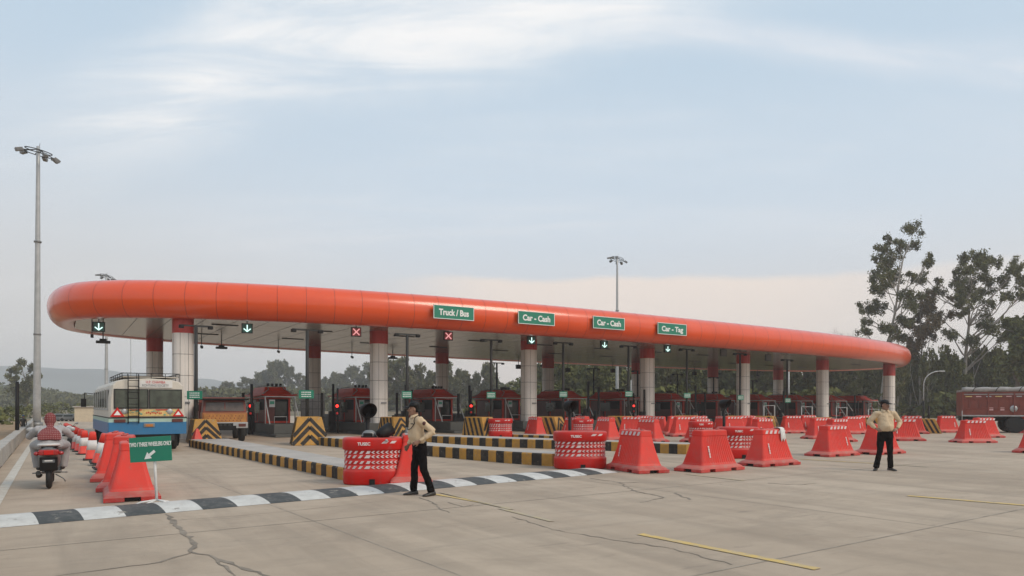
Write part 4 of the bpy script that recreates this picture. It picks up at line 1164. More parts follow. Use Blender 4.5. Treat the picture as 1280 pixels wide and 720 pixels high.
drum_at(729,548,0,.8,'red drum barrier with white arrows just seen over the middle drum')
drum_at(876,556,10,.8,'red drum barrier hidden among barriers behind the plain topped one')

# hooded warning lamps on posts
def make_hood(label, loc, rz, h, r, grp):
    root = thing('hooded_lamp', label, 'warning lamp', loc, rz, grp)
    mb = MB(); mb.tube([(0,.06,0),(0,.06,h-.05)], .045, 10); mb.build('post','black_metal',root)
    mb = MB(); mb.tube([(0,.06,0),(0,.06,.05)], .16, 16); mb.build('base','rubber',root)
    mb = MB()
    # hood: tube open to the front, cut back below
    seg = 28; ro, ri = r, r*.93; rings = []
    for (rr, y) in ((r*.55,.20),(ro*.96,.16),(ro,.10),(ro,None),(ri,None),(ri,.06)):
        ring = []
        for k in range(seg):
            a = 2*PI*k/seg; yy = y if y is not None else -.17+.14*(1-math.sin(a))/2*1.1
            ring.append((rr*math.cos(a), yy, h+rr*math.sin(a)))
        rings.append(ring)
    mb.loft(rings,0,True,True,True)
    mb.build('hood','black_metal',root)
    mb = MB(); mb.lathe([(0,0),(ri*.6,.015),(ri*.96,.04)],seg=24,axis='y',c=(0,.03,h)); mb.build('lens','booth_dark',root)
    mb = MB(); mb.box((0,.09,h-r-.03),(.12,.08,.1)); mb.build('clamp','dark_grey',root)
    return root
def hood(px, py, Z, r, rz, label):
    p = atz(px, Z); h = CAMH+(507-py)*Z/900
    return make_hood(label, tuple(p), rz, h, r, 'hooded warning lamps')
hood(460.5,513.5,15.6,.165,R(28),'large black hooded warning lamp rising behind the left red drum')
hood(714,508,19.2,.16,R(35),'black hooded warning lamp rising behind the middle red drum')
hood(907,505,22.6,.14,R(38),'black hooded warning lamp among the barriers on the right')
# gear on top of the left drum
def drum_gear():
    c = Vector(drum.location)
    z = .949
    r = thing('helmet','grey rounded helmet lying on top of the left red drum','helmet',(c.x-.09,c.y-.05,z),0)
    mb = MB(); rings = []
    for i in range(9):
        a = PI/2*i/8; rings.append([(.155*math.cos(a)**.7*math.cos(2*PI*k/20), .13*math.cos(a)**.7*math.sin(2*PI*k/20), .0+.15*math.sin(a)) for k in range(20)])
    rings[-1] = [(x*.3,y*.3,zz) for x,y,zz in [(.05*math.cos(2*PI*k/20),.05*math.sin(2*PI*k/20),.15) for k in range(20)]]
    mb.loft(rings,0,True,True,True); mb.build('shell','grey_metal',r)
    mb = MB(); mb.box((0,-.118,.055),(.19,.03,.07)); mb.build('visor','black_metal',r,bevel=.01)
    mb = MB(); mb.tube([(.155*math.cos(a),.13*math.sin(a),.012) for a in [2*PI*k/20 for k in range(21)]],.014,6); mb.build('rim','rubber',r)
    r = thing('lamp_hood','black lamp hood tipped over on the left red drum beside the helmet','lamp hood',(c.x+.27,c.y-.06,z+.13),0)
    r.rotation_euler = (R(-20),R(58),R(10))
    mb = MB(); mb.lathe([(.06,-.20),(.11,-.19),(.125,-.12),(.14,.12),(.132,.12),(.12,-.1)],seg=20); mb.build('hood','black_metal',r)
    mb = MB(); mb.lathe([(0,.0),(.11,.0)],seg=20); mb.build('lens','booth_dark',r,fix=False)
    mb = MB(); mb.ell((c.x+.33,c.y-.40,z-.05),(.028,.028,.028)); o = mb.build('silver_knob','galv'); tag(o,'small round silver knob lamp on the front edge of the left red drum','knob')
drum_gear()

# ================================================================== TRAFFIC CONES
def make_cone(label, loc, grp):
    root = thing('traffic_cone', label, 'traffic cone', loc, 0, grp)
    mb = MB(); mb.box((0,0,.02),(.46,.46,.04)); mb.build('base','rubber',root,bevel=.012)
    def sq(r, z, n=24, e=5.):
        o = []
        for k in range(n):
            t = 2*PI*k/n; o.append((r*sgp(math.cos(t),e), r*sgp(math.sin(t),e), z))
        return o
    mb = MB(); mb.loft([sq(.19,.04),sq(.175,.06),sq(.150,.29)],0,True,True,True); mb.loft([sq(.112,.56),sq(.088,.77),sq(.07,.80),sq(.03,.81)],0,True,True,True); mb.build('body','barrier_red',root)
    mb = MB(); mb.loft([sq(.150,.29),sq(.112,.56)],0,True,True,True); mb.build('white_band','cone_white',root)
    return root
cone = None
for i, (px, py) in enumerate([(115,577.5),(124,584),(129.5,592),(106,570.5),(101,567),(97,564.2),(93.5,561.8),(90.5,559.6),(88,557.6),(86,555.8),(84.2,554.2),(82.5,552.6)]):
    p = A(px, py-2.5)
    lb = ['red and white cone right of the line of six, standing alone nearest the scooter lane','red and white cone tilted between the lone cone and the red barriers','red and white cone tilted against the first red barrier behind the green sign'][i] if i < 3 else '%s red and white cone of the receding line, counted away from the viewer' % ORD[i-3]
    if cone is None: cone = make_cone(lb, tuple(p), 'red and white traffic cones'); o = cone
    else: o = copy_tree(cone, tuple(p), 0, lb)
    o.rotation_euler = (R([0,4,3][i]) if i<3 else 0, R([1,9,11][i]) if i<3 else R((i*37)%5-2), R(32+(i*23)%20)); 
    if i in (1,2): o.location.z = .03
    o.scale = (1,1,1.04 if i < 3 else .98)

# green two / three wheelers board on a white tube stand
def wheel_sign():
    p = A(193,633); root = thing('lane_board','green board reading TWO / THREE WHEELERS ONLY with a white arrow, on a white tube stand','sign',tuple(p),R(-4))
    Z = p.y; k = Z/900; W_, H_ = 54*k, 31*k; zc = CAMH+(507-561.5)*k
    cx = (188-193)*k
    mb = MB(); mb.box((cx,0,zc),(W_,.02,H_),rot=Euler((0,R(-3.5),0))); mb.build('board','green_sign',root,bevel=.004)
    mb = MB(); mb.tube([(cx+.04,.03,zc+.1),(0+.02,.03,.09)],.022,8)
    mb.tube([(.02,.03,.10),(-.16,-.10,.075),(-.28,-.16,.02)],.016,8); mb.tube([(.02,.03,.10),(.16,-.03,.09),(.30,-.06,.02)],.016,8); mb.tube([(.02,.03,.10),(-.03,-.16,.06),(-.09,-.24,.02)],.016,8); mb.tube([(.02,.03,.10),(.12,.2,.05),(.14,.28,.02)],.016,8)
    mb.build('stand','white_paint',root)
    rot = (R(90), R(-3.5), 0)
    t = text_mesh('lettering','TWO / THREE WHEELERS ONLY',.092,'sign_white',root,(cx,-.0125,zc+H_*.20),rot,sx=.53,bold=.002)
    # arrow pointing down left
    mb = MB()
    def P(u_, v_): return (cx+u_, -.016, zc-H_*.22+v_)
    d = Vector((-.78,-.62)).normalized(); n = Vector((-d.y,d.x)); L_ = .20
    def Q(a, b): q = d*a+n*b; return P(q.x,q.y)
    mb.add([Q(-L_/2,.022),Q(-L_/2,-.022),Q(.02,-.022),Q(.02,.022)],[(0,1,2,3)])
    mb.add([Q(.01,.062),Q(.01,-.062),Q(L_/2+.02,0)],[(0,1,2)])
    mb.build('arrow','sign_white',root,fix=False)
wheel_sign()

# ================================================================== MASTS AND POLES
def mast(label, px, Z, ytop, rb, yaw, grp='high mast lights'):
    p = atz(px, Z); h = CAMH+(507-ytop)*Z/900
    root = thing('high_mast_light', label, 'mast light', tuple(p), yaw, grp)
    mb = MB(); pts = []; 
    for i in range(13): pts.append((0,0,h*i/12))
    rr = [rb*(1-.55*i/12) for i in range(13)]
    mb.tube(pts, rr, 14); mb.build('mast','galv',root)
    mb = MB(); mb.tube([(0,0,0),(0,0,.35)],rb*1.5,14)
    for z in (h*.33,h*.66): mb.tube([(0,0,z-.06),(0,0,z+.06)],rb*.95,14)
    mb.build('collar','grey_metal',root)
    TH = Matrix.Translation((0,0,h-.5)) @ Euler((R(6),R(11),0)).to_matrix().to_4x4() @ Matrix.Translation((0,0,-h+.5))
    mb = MB(); mb.T = TH
    for dz, r_ in ((0,1.15),(.22,1.1)):
        mb.tube([(r_*.8*math.cos(2*PI*k/20),r_*.8*math.sin(2*PI*k/20),h-.55+dz) for k in range(21)],.035,6)
    for k in range(6): a = 2*PI*k/6; mb.tube([(0,0,h-.2),(.92*math.cos(a),.92*math.sin(a),h-.55)],.028,6)
    mb.tube([(0,0,h),(0,0,h+.25)],.015,5)
    mb.build('ring_frame','dark_grey',root)
    for k in range(7):
        a = [0,.55,1.3,2.5,3.1,3.6,5.2][k]+.2; mb = MB(); mb.T = TH; c = Vector((1.25*math.cos(a),1.25*math.sin(a),h-.62))
        mb.box(c,(.42,.30,.22),rot=Euler((0,R(25),a))); mb.box(c-Vector((.18*math.cos(a),.18*math.sin(a),-.02)),(.2,.2,.16),rot=Euler((0,0,a)))
        mb.build('floodlight','grey_metal',root,bevel=.02)
    return root
mast('tall grey high mast light at the far left, nearest of the three masts', 46, 54, 183, .27, .3).rotation_euler = (0,R(.25),.3)
mast('high mast light seen above the left end of the canopy, behind the bus', 133, 108, 342, .28, 1.1)
mast('white high mast light rising behind the right half of the canopy', 771.5, 100, 320, .26, .7)
def pole(label, px, Z, ytop, r, m, cat='pole', ypos=None):
    p = atz(px, Z); h = CAMH+(507-ytop)*Z/900; mb = MB(); mb.tube([(0,0,0),(0,0,h)],[r,r*.8],8); mb.tube([(0,0,0),(0,0,.15)],r*1.8,8)
    o = mb.build('pole',m); o.location = p; tag(o,label,cat); return o
pole('thin pale pole seen under the canopy between the masts and the bus roof', 163.5, 90, 421, .06, 'galv')
pole('short black post standing on the left verge beyond the parapet', 21.5, 33, 477, .09, 'black_metal')
pole('white pole seen through the lanes beside the third rear mast', 789, 95, 475, .1, 'white_tube')
pole('white pole seen right of the fifth front column', 986, 90, 452, .12, 'white_tube')
def street_lamp(label, px, Z, ytop, side):
    p = atz(px, Z); h = CAMH+(507-ytop)*Z/900
    root = thing('street_lamp', label, 'street lamp', tuple(p), 0)
    pts = [(0,0,0),(0,0,h*.75)]+[(side*1.3*(1-math.cos(a)),0,h*.75+h*.25*math.sin(a)) for a in [PI/2*k/6 for k in range(1,7)]]
    mb = MB(); mb.tube(pts,.042,8); mb.build('pole','galv',root)
    mb = MB(); mb.tube([(0,0,0),(0,0,h*.45)],.085,8); mb.build('base_sleeve','black_metal',root)
    mb = MB(); mb.box((side*1.5,0,h+.0),(.5,.18,.09)); mb.build('lamp_head','galv',root,bevel=.03)
street_lamp('grey street lamp with a curved arm before the trees beyond the right guard', 1154.5, 60, 464, 1)
street_lamp('street lamp seen through the lanes between the fifth and sixth front columns', 978, 75, 489, -1)
pole('short black bollard post beside the curved street lamp', 1161, 58, 507, .10, 'black_metal')

# ================================================================== VEHICLES
def wheel(parent, c, r, wd, axis='x', hub='galv'):
    mb = MB(); mb.lathe([(r*.55,-wd/2),(r*.93,-wd/2),(r,-wd*.36),(r,wd*.36),(r*.93,wd/2),(r*.55,wd/2)],seg=28,axis=axis,c=c)
    o = mb.build('wheel','rubber',parent)
    mb = MB(); mb.lathe([(.0,-wd*.42),(r*.25,-wd*.42),(r*.3,-wd*.3),(r*.52,-wd*.3),(r*.56,-wd*.45)],seg=20,axis=axis,c=c,caps=False)
    mb.lathe([(.0,wd*.42),(r*.25,wd*.42),(r*.3,wd*.3),(r*.52,wd*.3),(r*.56,wd*.45)],seg=20,axis=axis,c=c,caps=False)
    mb.build('hub',hub,o,fix=False); return o
def bus():
    # local frame: rear face at y=0 toward -Y, body runs to +Y
    Z1 = 23.9; p = Vector(((136-640)/900*Z1, Z1, 0)); W_, L_, H_ = 2.35, 8.6, 2.62
    o_ = p + U*W_/2
    root = thing('bus','cream and blue bus seen from behind with a roof rack and rear ladder','bus',tuple(o_),YAW+R(1))
    z0 = .62; zr = 2.50
    def prof(inset, y):  # cross-section with rounded roof
        hw = W_/2-inset; return [(-hw,y,z0),(-hw,y,1.35),(-hw+.02,y,1.9),(-hw+.07,y,2.28),(-hw+.18,y,2.42),(-hw+.45,y,zr-.01),(0,y,zr+.03),(hw-.45,y,zr-.01),(hw-.18,y,2.42),(hw-.07,y,2.28),(hw-.02,y,1.9),(hw,y,1.35),(hw,y,z0)]
    mb = MB(); mb.loft([prof(.06,-.0),prof(0,.10),prof(0,L_-.15),prof(.06,L_)],0,True,True,False); mb.build('body','bus_cream',root,bevel=.02)
    # lower blue skirt around
    mb = MB(); mb.box((0,-.025,.83),(W_+.03,.10,.42)); 
    for sx in (-1,1): mb.box((sx*(W_/2+.004),L_/2,.83),(.03,L_-.2,.42))
    mb.build('skirt_panel','bus_blue',root,bevel=.01)
    mb = MB(); mb.box((0,-.02,1.11),(W_+.025,.08,.14))
    for sx in (-1,1): mb.box((sx*(W_/2+.004),L_/2,1.11),(.028,L_-.2,.14))
    mb.build('pale_green_band','bus_green',root)
    mb = MB(); mb.box((0,-.035,1.195),(W_+.05,.10,.03))
    for sx in (-1,1): mb.box((sx*(W_/2+.01),L_/2,1.195),(.04,L_-.2,.03))
    mb.build('rub_rail','black_metal',root)
    # rear windows
    for x0, x1 in ((-1.00,-.03),(.05,1.02)):
        mb = MB(); mb.box(((x0+x1)/2,-.012,1.83),(x1-x0,.03,.60)); w_ = mb.build('rear_window','bus_glass',root,bevel=.01)
        mb = MB()
        for (c_, d_) in ((((x0+x1)/2,-.02,2.145),(x1-x0+.06,.03,.03)),(((x0+x1)/2,-.02,1.515),(x1-x0+.06,.03,.03)),((x0-.015,-.021,1.83),(.03,.03,.60)),((x1+.015,-.021,1.83),(.03,.03,.60))): mb.box(c_,d_)
        mb.build('seal','rubber',w_)
    # name board
    mb = MB(); mb.box((.22,-.022,2.335),(1.05,.03,.24)); mb.build('name_panel','white_paint',root)
    text_mesh('rear_text','H.P. CHAMBA',.125,'drum_red',root,(.22,-.042,2.395),(R(90),0,0),sx=.8)
    text_mesh('rear_text','ROHTANG SOCIETY',.115,'shutter',root,(.22,-.042,2.285),(R(90),0,0),sx=.78)
    # painted art panel
    mb = MB(); mb.box((.1,-.022,1.355),(1.75,.035,.235)); pn = mb.build('art_panel','bus_yellow',root)
    mb = MB()
    for i in range(26):
        x = -.72+i*.064+rnd.uniform(-.02,.02); z = 1.355+rnd.uniform(-.09,.09)
        if -.2 < x < .5 and z < 1.38: continue
        mb.ell((x,-.041,z),(rnd.uniform(.02,.05),.004,rnd.uniform(.012,.03)),0,8,5)
    mb.build('painted_leaves','bus_teal',pn)
    mb = MB()
    for i in range(9): mb.ell((-.05+i*.055,-.042,1.35+.02*math.sin(i*2.3)),(.022,.004,.03),0,8,5)
    mb.box((-.38,-.043,1.452),(.36,.006,.035)); mb.box((.42,-.043,1.452),(.40,.006,.035))
    mb.build('painted_flowers','drum_red',pn)
    # red reflective triangles
    for x in (-.93,.93):
        r_ = .19 if x > 0 else .22
        mb = MB(); tri = [(x-r_,-.05,1.225),(x+r_,-.05,1.225),(x,-.05,1.225+r_*1.45)]; mb.extr(tri,(0,.02,0)); t_ = mb.build('warning_triangle','drum_red',root)
        mb = MB(); r2 = r_*.48; mb.extr([(x-r2,-.056,1.225+r_*.26),(x+r2,-.056,1.225+r_*.26),(x,-.056,1.225+r_*.95)],(0,.01,0)); mb.build('triangle_centre','sign_white',t_)
    for x in (-.72,.66):
        mb = MB(); mb.lathe([(0,0),(.085,.0),(.1,.02)],seg=16,axis='y',c=(x,-.055,1.40)); mb.build('round_lamp','galv',root)
    # bumper lamps, plate, centre badge
    for x in (-.86,.90): mb = MB(); mb.box((x,-.085,1.09),(.34,.04,.11)); mb.build('tail_lamp','booth_panel',root,bevel=.01)
    mb = MB(); mb.box((.02,-.082,.93),(.34,.04,.13)); b_ = mb.build('plate_lamp','grey_metal',root,bevel=.02)
    mb = MB(); mb.box((.02,-.105,.93),(.22,.01,.08)); mb.build('plate','amber',b_)
    mb = MB(); mb.box((0,.15,.55),(1.7,.1,.12)); mb.box((-.75,.4,.5),(.12,.9,.2)); mb.box((.75,.4,.5),(.12,.9,.2)); mb.build('chassis','dark_grey',root)
    # side windows
    for sx in (-1,1):
        for k in range(6):
            y = .75+k*1.22; mb = MB(); mb.box((sx*(W_/2-.008),y+.45,1.83),(.05,1.0,.62)); mb.build('side_window','glass',root,bevel=.01)
        mb = MB()
        for k in range(7): mb.box((sx*(W_/2+.006),.65+k*1.22,1.83),(.03,.05,.7))
        mb.box((sx*(W_/2+.012),L_/2,1.46),(.025,L_-.6,.035)); mb.build('window_pillars','galv',root)
        for y in (1.9, L_-1.6): wheel(root,(sx*(W_/2-.17),y,.42),.42,.26)
        for y in (1.9,L_-1.6): mb = MB(); mb.lathe([(.0,0),(.50,0),(.50,.01)],seg=24,axis='x',c=(sx*(W_/2+.008),y,.60)); mb.build('wheel_arch','black_hole',root)
    # roof rack
    mb = MB()
    x0, x1, y0, y1 = -.78,.98,.10,5.2
    for z in (2.60,2.70): mb.tube([(x0,y0,z),(x1,y0,z),(x1,y1,z),(x0,y1,z),(x0,y0,z)],.013,6)
    for y in [y0+(y1-y0)*k/6 for k in range(7)]:
        for x in (x0,x1): mb.tube([(x,y,2.42),(x,y,2.71)],.011,6)
    for k in range(5): x = x0+(x1-x0)*k/4; mb.tube([(x,y0,2.5),(x,y0,2.71)],.011,6)
    mb.build('roof_rack','black_metal',root)
    mb = MB(); mb.box(((x0+x1)/2,(y0+y1)/2,2.575),(x1-x0-.05,y1-y0,.03))
    mb.build('rack_floor','bus_cream',root)
    mb = MB()
    for x in (-.62,-.30): mb.tube([(x,-.03,2.66),(x,-.12,2.56),(x,-.13,1.0)],.018,6)
    for k in range(8): mb.tube([(-.62,-.13,1.05+k*.20),(-.30,-.13,1.05+k*.20)],.014,6)
    mb.build('ladder','black_metal',root)
    # mirror on the left front
    mb = MB(); mb.tube([(-W_/2,L_-.1,2.1),(-W_/2-.32,L_+.05,2.15),(-W_/2-.34,L_+.05,1.75)],.02,6); mr = mb.build('mirror_arm','black_metal',root)
    mb = MB(); mb.box((-W_/2-.36,L_+.05,1.72),(.2,.06,.36)); mb.build('mirror','black_metal',mr,bevel=.02)
bus()

def orange_truck():
    p = A(279,553); root = thing('truck','orange and yellow fronted truck waiting in the lane beside the first booth','truck',tuple(p+Vector((0,.2,0))),YAW-R(6))
    W_ = 1.85
    mb = MB(); mb.box((0,.75,1.02),(W_,1.5,.56)); mb.build('nose','truck_orange',root,bevel=.04)
    mb = MB(); mb.loft([[(-W_/2+.02,.08,1.3),(W_/2-.02,.08,1.3),(W_/2-.02,1.5,1.3),(-W_/2+.02,1.5,1.3)],[(-W_/2+.08,.20,1.84),(W_/2-.08,.20,1.84),(W_/2-.08,1.5,1.84),(-W_/2+.08,1.5,1.84)]]); mb.build('cab','truck_red',root,bevel=.03)
    mb = MB(); mb.add([(-W_/2+.13,.075,1.36),(W_/2-.13,.075,1.36),(W_/2-.18,.165,1.76),(-W_/2+.18,.165,1.76)],[(0,1,2,3)]); mb.build('windscreen','glass_reflection_tan',root,fix=False)
    mb = MB(); mb.box((0,.12,1.56),(.035,.05,.45)); mb.build('centre_pillar','truck_red',root)
    mb = MB(); mb.box((0,.6,1.88),(W_+.1,1.3,.07)); mb.box((0,-.02,1.88),(W_,.25,.05)); mb.build('visor','black_metal',root,bevel=.02)
    mb = MB(); mb.box((0,-.012,1.05),(W_-.15,.03,.34)); pn = mb.build('painted_panel','truck_stripe',root)
    mb = MB()
    for i in range(30): mb.box((-.74+i*.051,-.031,1.05+.10*((i*7)%3-1)),(.032,.01,.05))
    mb.build('painted_pattern','truck_red',pn)
    mb = MB(); mb.box((0,-.02,.74),(W_+.04,.12,.26)); bp = mb.build('bumper','galv',root,bevel=.02)
    mb = MB(); mb.box((0,-.085,.74),(.66,.02,.18)); mb.build('grille','black_hole',bp)
    for x in (-.14,.04,.22): mb = MB(); mb.lathe([(.06,0),(.075,.02)],seg=14,axis='y',c=(x-.04,-.10,.74)); mb.build('round_lamp','dark_grey',bp)
    for x in (-.70,.70): mb = MB(); mb.box((x,-.088,.74),(.30,.02,.13)); mb.build('headlight','booth_panel',bp,bevel=.01)
    mb = MB(); mb.box((0,3.0,1.05),(1.95,3.2,.12)); mb.box((0,1.62,1.5),(1.95,.08,.95)); mb.box((-.95,3.1,1.4),(.08,3.0,.7)); mb.box((.95,3.1,1.4),(.08,3.0,.7)); mb.box((0,4.6,1.4),(1.95,.08,.7)); mb.build('cargo_body','truck_red',root,bevel=.02)
    mb = MB(); mb.box((0,2.2,.62),(.9,4.6,.2)); mb.build('chassis','black_metal',root)
    for sx in (-1,1):
        for y in (.85,3.6): wheel(root,(sx*.76,y,.40),.40,.24)
        mb = MB(); mb.tube([(sx*W_/2,.25,1.7),(sx*(W_/2+.2),.1,1.75),(sx*(W_/2+.2),.1,1.45)],.015,6); a_ = mb.build('mirror_arm','black_metal',root)
        mb = MB(); mb.box((sx*(W_/2+.2),.08,1.5),(.14,.04,.28)); mb.build('mirror','black_metal',a_,bevel=.01)
orange_truck()

def red_truck():
    Z = 43.0; x0 = (1203-640)/900*Z; root = thing('cargo_truck','long red cargo truck with a grey tarpaulin edge, cut off by the right edge','truck',(x0,Z,0),R(-24))
    L_ = 9.; D_ = 2.3; zb, zt = .98, 2.42
    mb = MB(); mb.box((L_/2,D_/2,(zb+zt)/2),(L_,D_,zt-zb)); mb.build('cargo_body','truck_red',root,bevel=.02)
    mb = MB()
    for i in range(7): mb.box((.03+i*1.28,-.03,(zb+zt)/2),(.07,.07,zt-zb))
    for z in (1.42,2.02,2.36): mb.box((L_/2,-.02,z),(L_,.05,.045))
    for i in range(18): mb.box((.35+i*.5,-.012,1.72),(.03,.03,.55))
    mb.build('side_ribs','truck_red',root,bevel=.006)
    mb = MB(); mb.box((L_/2,-.03,2.27),(L_,.03,.035)); mb.box((L_/2,-.045,1.005),(L_,.06,.07)); mb.build('rails','galv',root)
    for i in range(18):
        mb = MB(); mb.box((.32+i*.5,-.042,2.14),(.26 if i%3 else .34,.012,.06)); mb.build('painted_mark',['bus_yellow','reflect_pink','galv'][i%3],root)
    mb = MB(); mb.lathe([(0,0),(.19,0),(.19,.015)],seg=24,axis='y',c=(2.55,-.06,1.42)); rd = mb.build('round_badge','galv',root)
    text_mesh('badge_letter','S',.30,'shutter',rd,(2.55,-.080,1.42),(R(90),0,0))
    mb = MB()
    for i in range(5): mb.box((1.45+i*.55+(1.0 if i>1 else 0),-.035,1.40),(.20,.012,.17))
    mb.build('faded_letters','reflect_pink',root)
    # tarpaulin bundle along the top edge
    mb = MB(); rings = []
    for i in range(37):
        x = L_*i/36; r_ = .15+.02*math.sin(i*1.7)
        rings.append([(x, .12+r_*1.2*math.cos(a), zt+.12+r_*math.sin(a)) for a in [2*PI*k/12 for k in range(12)]])
    mb.loft(rings,0,True,True,True); mb.box((L_/2,D_/2,zt+.06),(L_,D_-.1,.12))
    mb.build('tarpaulin','tarp_grey',root)
    mb = MB()
    for i in range(8): mb.tube([(.5+i*1.15,-.08,zt+.0),(.6+i*1.15,-.08,zt+.2),(.75+i*1.15,.1,zt+.30)],.02,5)
    mb.build('ropes','rubber',root)
    mb = MB(); mb.box((L_/2,D_/2,.80),(L_,.9,.24)); mb.box((4.6,.3,.72),(1.4,.5,.45)); mb.build('chassis','black_metal',root)
    for x in (2.65,3.75,7.6):
        for y in (.15,D_-.15): wheel(root,(x,y,.5),.5,.30,'y','dark_grey')
    mb = MB(); mb.tube([(-.03,-.1,1.3),(-.03,-.1,.35)],.02,6); mb.build('tail_rod','galv',root)
    mb = MB(); mb.box((L_+1.1,D_/2,1.45),(1.9,D_,1.5)); mb.build('cab','truck_orange',root,bevel=.08)
red_truck()

# small cream building, left
def shed():
    Z = 72; p = atz(93,Z); root = thing('gate_building','small cream flat roofed building with a grey shutter left of the bus','building',tuple(p),R(18))
    mb = MB(); mb.box((2.6,2,.72),(5.2,4,1.44)); mb.build('wall','cream_wall',root)
    mb = MB(); mb.box((2.6,2,1.49),(5.5,4.3,.12)); mb.build('roof_slab','concrete_top',root,bevel=.02)
    mb = MB(); mb.box((2.9,-.02,.5),(2.2,.06,1.0)); mb.build('shutter','shutter',root)
    mb = MB(); mb.box((2.9,-.03,1.04),(2.4,.1,.06)); mb.build('lintel','cream_wall',root)
shed()
# dark parked vehicles / stalls in the distance left of the building
for i, (px, w_, h_, m) in enumerate([(68,2.6,.55,'grey_metal'),(78,2.8,.7,'shutter'),(88,2.4,.6,'grey_metal')]):
    Z = 74; p = atz(px, Z); root = thing('parked_car','%s low grey parked car from the left, far off beyond the scooter' % ORD[i],'car',tuple(p),R(10),'grey cars parked far off on the left'); root.scale = (.8,.8,.85)
    mb = MB(); mb.loft([[(-1.1,-.7,.18),(1.1,-.7,.18),(1.1,.7,.18),(-1.1,.7,.18)],[(-1.12,-.72,.5),(1.12,-.72,.5),(1.12,.72,.5),(-1.12,.72,.5)]]); mb.loft([[(-.8,-.66,.5),(.75,-.66,.5),(.75,.66,.5),(-.8,.66,.5)],[(-.55,-.56,.9),(.5,-.56,.9),(.5,.56,.9),(-.55,.56,.9)]]); mb.build('body',m,root,bevel=.05)
    mb = MB(); mb.box((-.02,-.625,.68),(1.05,.04,.22),rot=Euler((R(-14),0,0))); mb.build('side_window','glass',root)
    for sx in (-.7,.7):
        for y in (-.66,.66): wheel(root,(sx,y,.2),.2,.14,'y')

# ================================================================== PEOPLE
def fuse(mb, name, voxel, mats, parent, matfn=None, smooth=4, folds=0., seed=0):
    """union overlapping lofts into one continuous smooth skin"""
    me = mb.mesh('tmp', ['skin']); ob = bpy.data.objects.new('tmp', me); COL.objects.link(ob)
    md = ob.modifiers.new('r','REMESH'); md.mode='VOXEL'; md.voxel_size=voxel; md.use_smooth_shade=True
    ms = ob.modifiers.new('s','SMOOTH'); ms.iterations=smooth; ms.factor=.5
    dg = bpy.context.evaluated_depsgraph_get(); m2 = bpy.data.meshes.new_from_object(ob.evaluated_get(dg)); bpy.data.objects.remove(ob); bpy.data.meshes.remove(me)
    if folds:
        m2.update()
        for v in m2.vertices:
            c = v.co; n = v.normal
            f = noise.noise(Vector((c.x*9+seed, c.y*9, c.z*5)))*.6+noise.noise(Vector((c.x*20, c.y*20+seed, c.z*13)))*.4
            v.co = c + n*f*folds
    m2.materials.clear(); m2.name = name
    for m in mats: m2.materials.append(M(m))
    for p in m2.polygons:
        p.use_smooth = True
        if matfn: p.material_index = matfn(p.center)
    o = bpy.data.objects.new(name, m2); COL.objects.link(o); o.parent = parent; return o
def ering(c, rx, ry, n=20, rot=0, tilt=(0,0)):
    o = []
    for k in range(n):
        a = 2*PI*k/n; x, y = rx*math.cos(a), ry*math.sin(a)
        xr, yr = x*math.cos(rot)-y*math.sin(rot), x*math.sin(rot)+y*math.cos(rot)
        o.append((c[0]+xr, c[1]+yr, c[2]+xr*tilt[0]+yr*tilt[1]))
    return o
def hand(mb, wrist, d, palm_n, side, curl=.5, s=1.):
    """palm and five fingers; d = direction of the fingers, palm_n = palm normal, side = +1/-1 thumb side"""
    w_ = Vector(wrist); d = Vector(d).normalized(); n = Vector(palm_n); n = (n-d*n.dot(d)).normalized(); t = d.cross(n).normalized()*side
    e = w_+d*.085*s
    rings = []
    for f, hw, th in ((0,.026,.018),(.4,.036,.015),(.8,.040,.013),(1,.038,.011)):
        c = w_.lerp(e,f); rings.append([tuple(c+t*hw*s*math.cos(2*PI*k/12)+n*th*s*math.sin(2*PI*k/12)) for k in range(12)])
    mb.loft(rings,0,True,True,True)
    for i, (off, ln) in enumerate(((.028,.070),(.010,.080),(-.009,.074),(-.027,.058))):
        b = e+t*off*s; p1 = b+d*ln*.42*s-(-n)*0; a1 = curl*.6; a2 = curl*1.3
        p0 = b-d*.015*s
        q1 = b+(d*math.cos(a1)+n*math.sin(a1))*ln*.45*s; q2 = q1+(d*math.cos(a2)+n*math.sin(a2))*ln*.32*s; q3 = q2+(d*math.cos(a2*1.3)+n*math.sin(a2*1.3))*ln*.25*s
        mb.tube([p0,b,q1,q2,q3],[.0088*s,.0088*s,.0082*s,.0075*s,.0055*s],8)
    th0 = w_+d*.02*s+t*.022*s; th1 = w_+d*.052*s+t*.050*s+n*.012*s; th2 = w_+d*.080*s+t*.058*s+n*.024*s; th3 = w_+d*.10*s+t*.056*s+n*.034*s
    mb.tube([th0,th1,th2,th3],[.012*s,.011*s,.0095*s,.006*s],8)
